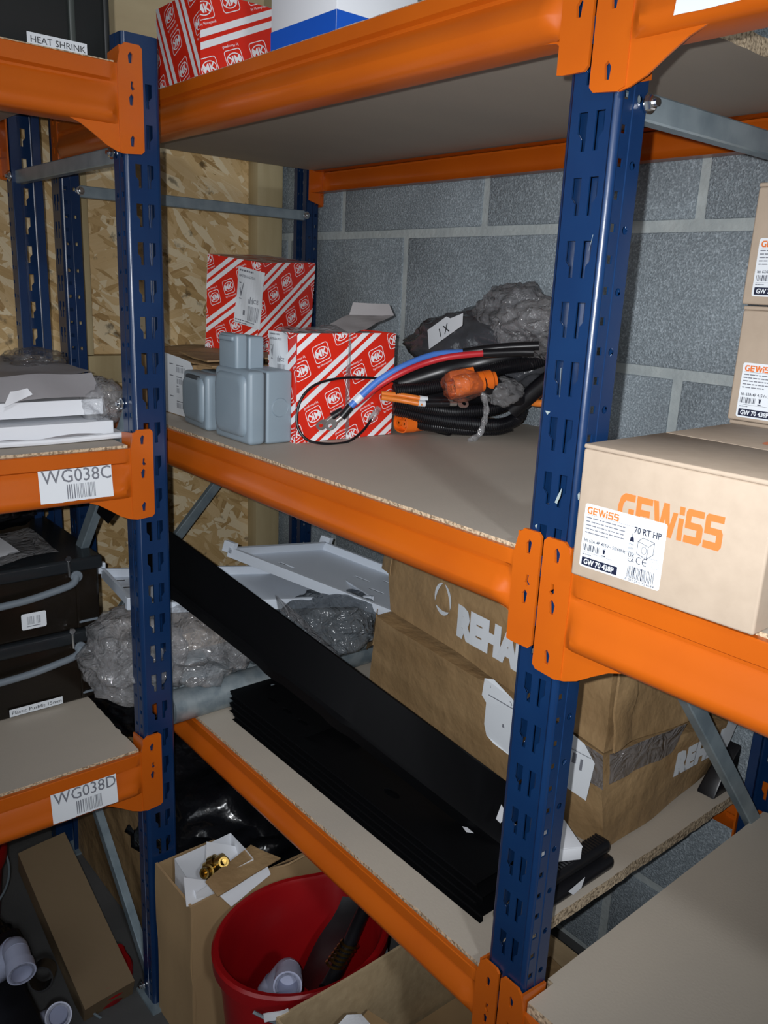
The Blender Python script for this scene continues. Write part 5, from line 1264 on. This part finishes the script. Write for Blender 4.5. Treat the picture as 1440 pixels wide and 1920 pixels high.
# filling, so that its mouth is not empty
t = thing('white_parts_carton', 'small white carton with a brown lid flap and brass fittings, in the open carton', 'carton', (-0.4814, -0.0589, -0.8000))
wb0 = Vector((-0.5291, -0.0981, -0.8300)); 
g = G(); g.hexa([(-.600, -.085, -.900), (-.525, -.085, -.900), (-.525, .020, -.900), (-.600, .020, -.900), (-.600, -.085, -.825), (-.525, -.085, -.840), (-.525, .020, -.825), (-.600, .020, -.820)], 4, .002, 14, 2, skip=('top',)); g.build('box_body', WHITE, t, smooth=35)
g = G(); g.sheet((-0.5000, -0.0601, -0.8441), (-0.5300, -0.0654, -0.8336), (-0.5600, 0.0350, -0.8276), (-0.5000, 0.0550, -0.8275), 10, 10, .003, 14, 3, .003); g.build('lid_flap', CARDO, t, smooth=35)
g = G(); g.sheet((-0.4970, -0.0392, -0.8695), (-0.5050, -0.0555, -0.8448), (-0.5150, 0.0387, -0.8377), (-0.5050, 0.0409, -0.8530), 8, 4, .003, 18, 4); g.build('white_leaflet', WHITE, t, smooth=35)
g = G(); g.sheet((-0.5200, -0.1031, -0.8529), (-0.5200, -0.0380, -0.8758), (-0.5400, -0.0316, -0.8565), (-0.5400, -0.0969, -0.8151), 6, 4, .001, 20, 2, .001); g.build('end_panel', WHITE, t, smooth=35)
g = G(); g.sheet((-0.5850, -0.0332, -0.8054), (-0.5850, 0.0415, -0.8510), (-0.5650, 0.0072, -0.8464), (-0.5650, -0.0472, -0.8500), 6, 4, .002, 20, 6); g.build('inner_panel', WHITE, t, smooth=35)
for i, (c_, lab) in enumerate((((-0.5620, -0.0321, -0.8366), 'larger brass fitting in the torn white carton'), ((-0.5520, -0.0219, -0.8310), 'smaller brass fitting beside the larger one'), ((-0.5520, -0.0472, -0.8355), 'dark brass nipple below the larger brass fitting'))):
    g = G(); s_ = (.016, .011, .012)[i]
    g.lathe([(0, -s_), (s_ * .7, -s_), (s_ * .7, -.4 * s_), (s_, -.35 * s_), (s_, .35 * s_), (s_ * .75, .4 * s_), (s_ * .75, s_ * 1.2), (s_ * .5, s_ * 1.2), (s_ * .5, 0), (0, 0)], c_, (.5, .6 - i * .8, .5), 16); tag(g.build('brass_fitting', BRASS, smooth=35), lab, 'fitting', 'brass fittings in the torn white carton')
# black sacks
t = thing('black_sack', 'glossy black plastic sack filling the space under the shelf, behind the blue post', 'bag', (-0.8000, 0.1169, -0.9056))
bag(t, 'sack_film', (-0.7800, 0.1296, -0.8875), (.19, .20, .15), BINBAG, .34, 1.2, 61, 5, flat=-.45)
bag(t, 'sack_film', (-0.7200, 0.2427, -0.9858), (.14, .16, .10), BINBAG, .34, 1.2, 66, 5, flat=-.6)
t = thing('black_sack', 'black plastic sack left of the blue post, behind the bright diagonal brace', 'bag', (-0.9500, -0.0325, -1.0037))
bag(t, 'sack_film', (-.98, .02, -.70), (.13, .10, .095), BINBAG, .30, 1.1, 75, 5, flat=-1.2)

# red bucket
def bucket(lab, c, r1, r0, h, tilt=(0, 0, 0), sy=1.0):
    t = thing('red_bucket', lab, 'bucket', c, tilt)
    g = G(); g.lathe([(0, .002), (r0 - .004, .002), (r0, .006), (r1 - .004, h - .026), (r1 + .004, h - .024), (r1 + .005, h - .004), (r1 + .002, h), (r1 - .004, h - .001), (r1 - .007, h - .006), (r0 - .003, .010), (0, .008)], (0, 0, 0), (0, 0, 1), 48)
    for v in g.v:     # pouring lip
        a = math.atan2(v.y, v.x); k = max(0, math.cos(a - 2.2)) ** 40
        if v.z > h * .8: v += Vector((math.cos(a), math.sin(a), 0)) * .012 * k
    for v in g.v: v.y *= sy
    g.build('bucket_body', REDP, t, world=False, smooth=40)
    g = G(); g.tube([((r1 + .004) * math.cos(a), (r1 + .004) * math.sin(a), h - .030 - .05 * math.sin(math.pi * k / 12)) for k, a in enumerate([math.radians(-60 + 180 * k / 12) for k in range(13)])], .0022, 8)
    for v in g.v: v.y *= sy
    g.build('wire_bail', ZINC, t, world=False, smooth=40)
    return t
bucket('red plastic bucket standing on the floor under the lowest shelf, in the middle', (-.383, .022, FL), .1140, .092, .285, sy=1.20)
def elbow(lab, c, ax, r=.0180, up=(0, 0, 1)):
    A = Vector(ax).normalized(); c = Vector(c); t = thing('pipe_elbow', lab, 'pipe fitting', tuple(c), group='pale lilac pipe fittings')
    g = G(); g.lathe([(r * .80, -.030), (r * .80, .010), (r * .80, .012), (r, .012), (r, -.030)], c, A, 26); g.lathe([(r * 1.12, .012), (r * 1.12, -.006), (r, -.008)], c, A, 26); g.lathe([(r * .8, .012), (r * 1.12, .012)], c, A, 26); g.build('socket', LILAC, t, smooth=35)
    s = A.cross(Vector(up)).normalized(); b_ = Vector(up).normalized() * -1
    g = G(); g.tube([c - A * .028, c - A * .045 + b_ * .006, c - A * .052 + b_ * .022, c - A * .052 + b_ * .046], r, 18, smooth=5); g.lathe([(r * 1.12, .0), (r * 1.12, .020), (r, .022)], c - A * .052 + b_ * .034, b_, 26); g.build('bend', LILAC, t, smooth=35)
    return t
elbow('pale lilac pipe elbow lying in the red bucket', (-0.3250, -0.0427, -0.8788), (.75, -.55, .35), .0185, (.2, .5, .8))
t = thing('ribbed_hose', 'dark ribbed hose with brass spring rings standing in the red bucket', 'hose', (-0.3300, 0.0365, -0.8789))
g = G(); g.tube([(-0.3000, 0.0059, -0.9003), (-0.3200, 0.0494, -0.8883), (-0.3400, 0.0893, -0.8711), (-0.3600, 0.1305, -0.8516)], .0110, 12); g.build('hose_body', CABK, t, smooth=40)
for k in range(6):
    g = G(); c_ = Vector((-0.3150, 0.0336, -0.8832)).lerp(Vector((-0.3300, 0.0766, -0.8737)), k / 6); g.lathe([(.0120, -.0022), (.0150, 0), (.0120, .0022)], c_, (-.05, .3, .8), 16); g.build('brass_ring', BRASS, t, smooth=40)
g = G(); g.sheet((-0.3350, 0.0127, -0.9472), (-0.3750, 0.1546, -0.8740), (-0.4200, 0.1234, -0.8785), (-0.4200, 0.0419, -1.0020), 8, 8, .004, 12, 4, .002); g.build('hose_wrap', BLACKP, t, smooth=40)
# big open carton in front right with smaller ones in it
t = open_carton('big open carton at the bottom edge, right of the red bucket', -.258, -.105, -.014, .310, FL, -.8480, m_out=CARDI, seed=9)
g = G(); g.sheet((-.2645, -.118, -.852), (-.2575, -.085, -.852), (-.2570, -.088, -.840), (-.2650, -.120, -.838), 6, 4, .003, 40, 2, .002); g.build('torn_white_edge', WHITE, t, smooth=30)
def lid_carton(lab, M, sx, sy, sz, material=CARD):
    t = thing('small_carton', lab, 'carton', tuple(M.translation), M.to_euler(), group='small brown cartons in the big open carton')
    g = G(); g.box((0, 0, 0), (sx, sy, sz)); g.build('carton_body', material, t, world=False, bevel=.002, smooth=40)
    g = G(); g.sheet((.001, -.001, sz + .001), (sx, -.001, sz + .001), (sx + .004, sy * .5, sz + .012), (-.002, sy * .5, sz + .010), 5, 4, .001, 20, 1, .002); g.build('top_flap', material, t, world=False, smooth=40)
    g = G(); g.sheet((.001, sy * .52, sz + .009), (sx, sy * .52, sz + .011), (sx, sy, sz + .0015), (.001, sy, sz + .0015), 5, 4, .001, 20, 3, .002); g.build('top_flap', material, t, world=False, smooth=40)
    return t
E3 = lambda a, b, c: Euler((math.radians(a), math.radians(b), math.radians(c))).to_matrix().to_4x4()
lid_carton('small brown carton nearest the left wall of the big open carton, rounded flap', Matrix.Translation((-.215, -.075, FL + .155)) @ E3(0, 8, 20), .110, .120, .080)
lid_carton('small brown carton standing in the middle of the big open carton', Matrix.Translation((-.130, .040, FL + .150)) @ E3(4, -6, -12), .095, .110, .085)
lid_carton('supporting carton at the bottom of the big open carton', Matrix.Translation((-.250, -.095, FL + .004)), .225, .36, .130)
t = lid_carton('brown carton in the big open carton, dark print upside down on its side', Matrix.Translation((-.115, .150, FL + .150)) @ E3(0, 0, -8), .150, .110, .165, CARDO)
q = P2(); q.text('uponor', 0, 0, .020, bold=.03, rot=math.pi); decal(t, 'printed_text', (.110, 0, .115), (1, 0, 0), (0, 0, 1), q, NAVY, lift=.0006, world=False)
t = thing('white_leaflet', 'white folded leaflet on the small cartons at the bottom edge', 'paper', (-.13, -.03, FL + .26))
g = G(); g.sheet((-0.2356, -0.0223, -0.8950), (-0.2046, 0.0188, -0.8950), (-0.2302, 0.0182, -0.8950), (-0.2384, -0.0021, -0.8900), 4, 4, .001, 20, 2, .0006); g.build('sheet', WHITE, t)
# behind left: long brown carton leaning in the left rack's foot
la, lb_ = Vector((-0.9500, -0.1906, -0.9591)), Vector((-0.6700, -0.1748, -1.1000))
ax = (lb_ - la).normalized(); sd = Vector((.20, 1, 0)); sd = (sd - ax * sd.dot(ax)).normalized(); nn = ax.cross(sd)
if nn.x < 0: nn = -nn
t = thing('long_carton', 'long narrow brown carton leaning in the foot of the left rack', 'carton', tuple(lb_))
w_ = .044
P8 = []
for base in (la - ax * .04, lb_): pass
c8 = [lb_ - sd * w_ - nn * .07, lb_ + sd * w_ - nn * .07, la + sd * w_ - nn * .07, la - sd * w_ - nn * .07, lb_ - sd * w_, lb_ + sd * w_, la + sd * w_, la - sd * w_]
g = G(); g.hexa(c8, 6, .0012, 10, 2); g.build('carton_body', mat('shaded_cardboard', (0.17, 0.115, 0.06), .7, bump=(30, .3, .003)), t, smooth=40)  # cardboard colour darkened to carry the shade at the rack's foot
bucket('red plastic bucket behind the foot of the left blue post, mostly hidden', (-.728, -.165, FL), .046, .040, .055)
bucket('dark red bucket at the left edge, behind the long leaning carton', (-1.03, -.36, FL), .12, .100, .19)
elbow('pale lilac pipe elbow at the left edge, open mouth towards the aisle', (-0.7050, -0.3053, -0.9949), (.9, -.1, -.1), .0200, (.2, .0, .8))
elbow('pale lilac pipe fitting farther back behind the first elbow', (-0.7600, -0.3052, -1.0103), (.3, .4, .6), .0210, (.5, -.5, .3))
elbow('pale fitting at the bottom left under the elbow', (-0.6900, -0.2558, -1.1096), (.6, -.2, .6), .0190, (.1, .9, .1))
g = G(); g.lathe([(.0195, -.02), (.0195, .02), (.0172, .02), (.0172, -.02)], (-0.7150, -0.2694, -1.0373), (.8, -.4, .4), 24); tag(g.build('black_pipe_ring', BLACKP, smooth=40), 'black pipe ring beside the pale elbow at the left edge', 'pipe fitting')
t = thing('blue_crate', 'blue plastic crate corner at the very bottom left', 'crate', (-.70, -.36, FL))
g = G(); rounded_block(g, (-.80, -.55, FL), (-.640, -.285, FL + .042), .006); g.build('crate_body', BLUEP, t, smooth=40)
t = thing('parts_tub', 'dark tub of pipe fittings at the foot of the left rack', 'tub', (-.75, -.3, FL))
g = G(); rounded_block(g, (-.845, -.62, FL + .0430 - .042), (-.805, -.27, FL + .12), .008); rounded_block(g, (-.80, -.62, FL + .044), (-.655, -.285, FL + .070), .008); g.build('tub_body', BLACKP, t, smooth=40)

# old cartons and sacks filling the dark foot of the left rack
t = thing('old_carton', 'dark old brown carton on the floor right behind the bright diagonal brace', 'carton', (-.90, -.05, FL))
g = G(); g.hexa([(-1.16, -.060, FL), (-.790, -.055, FL), (-.790, .20, FL), (-1.16, .20, FL), (-1.16, -.060, -.800), (-.790, -.055, -.810), (-.790, .20, -.81), (-1.16, .20, -.80)], 8, .004, 10, 6); g.build('carton_body', CARDO, t, smooth=40)
t = thing('black_sack', 'black plastic sack behind the long leaning carton, on the floor at the left edge', 'bag', (-.98, -.62, FL))
bag(t, 'sack_film', (-1.00, -.60, -.98), (.14, .20, .17), BINBAG, .26, 1.1, 91, 5, flat=-.95)

t = thing('black_sack', 'low black plastic sack on the floor under the pale pipe fittings', 'bag', (-.88, -.42, FL))
bag(t, 'sack_film', (-.905, -.36, FL + .052), (.085, .10, .065), BINBAG, .28, 1.3, 95, 5, flat=-.75)
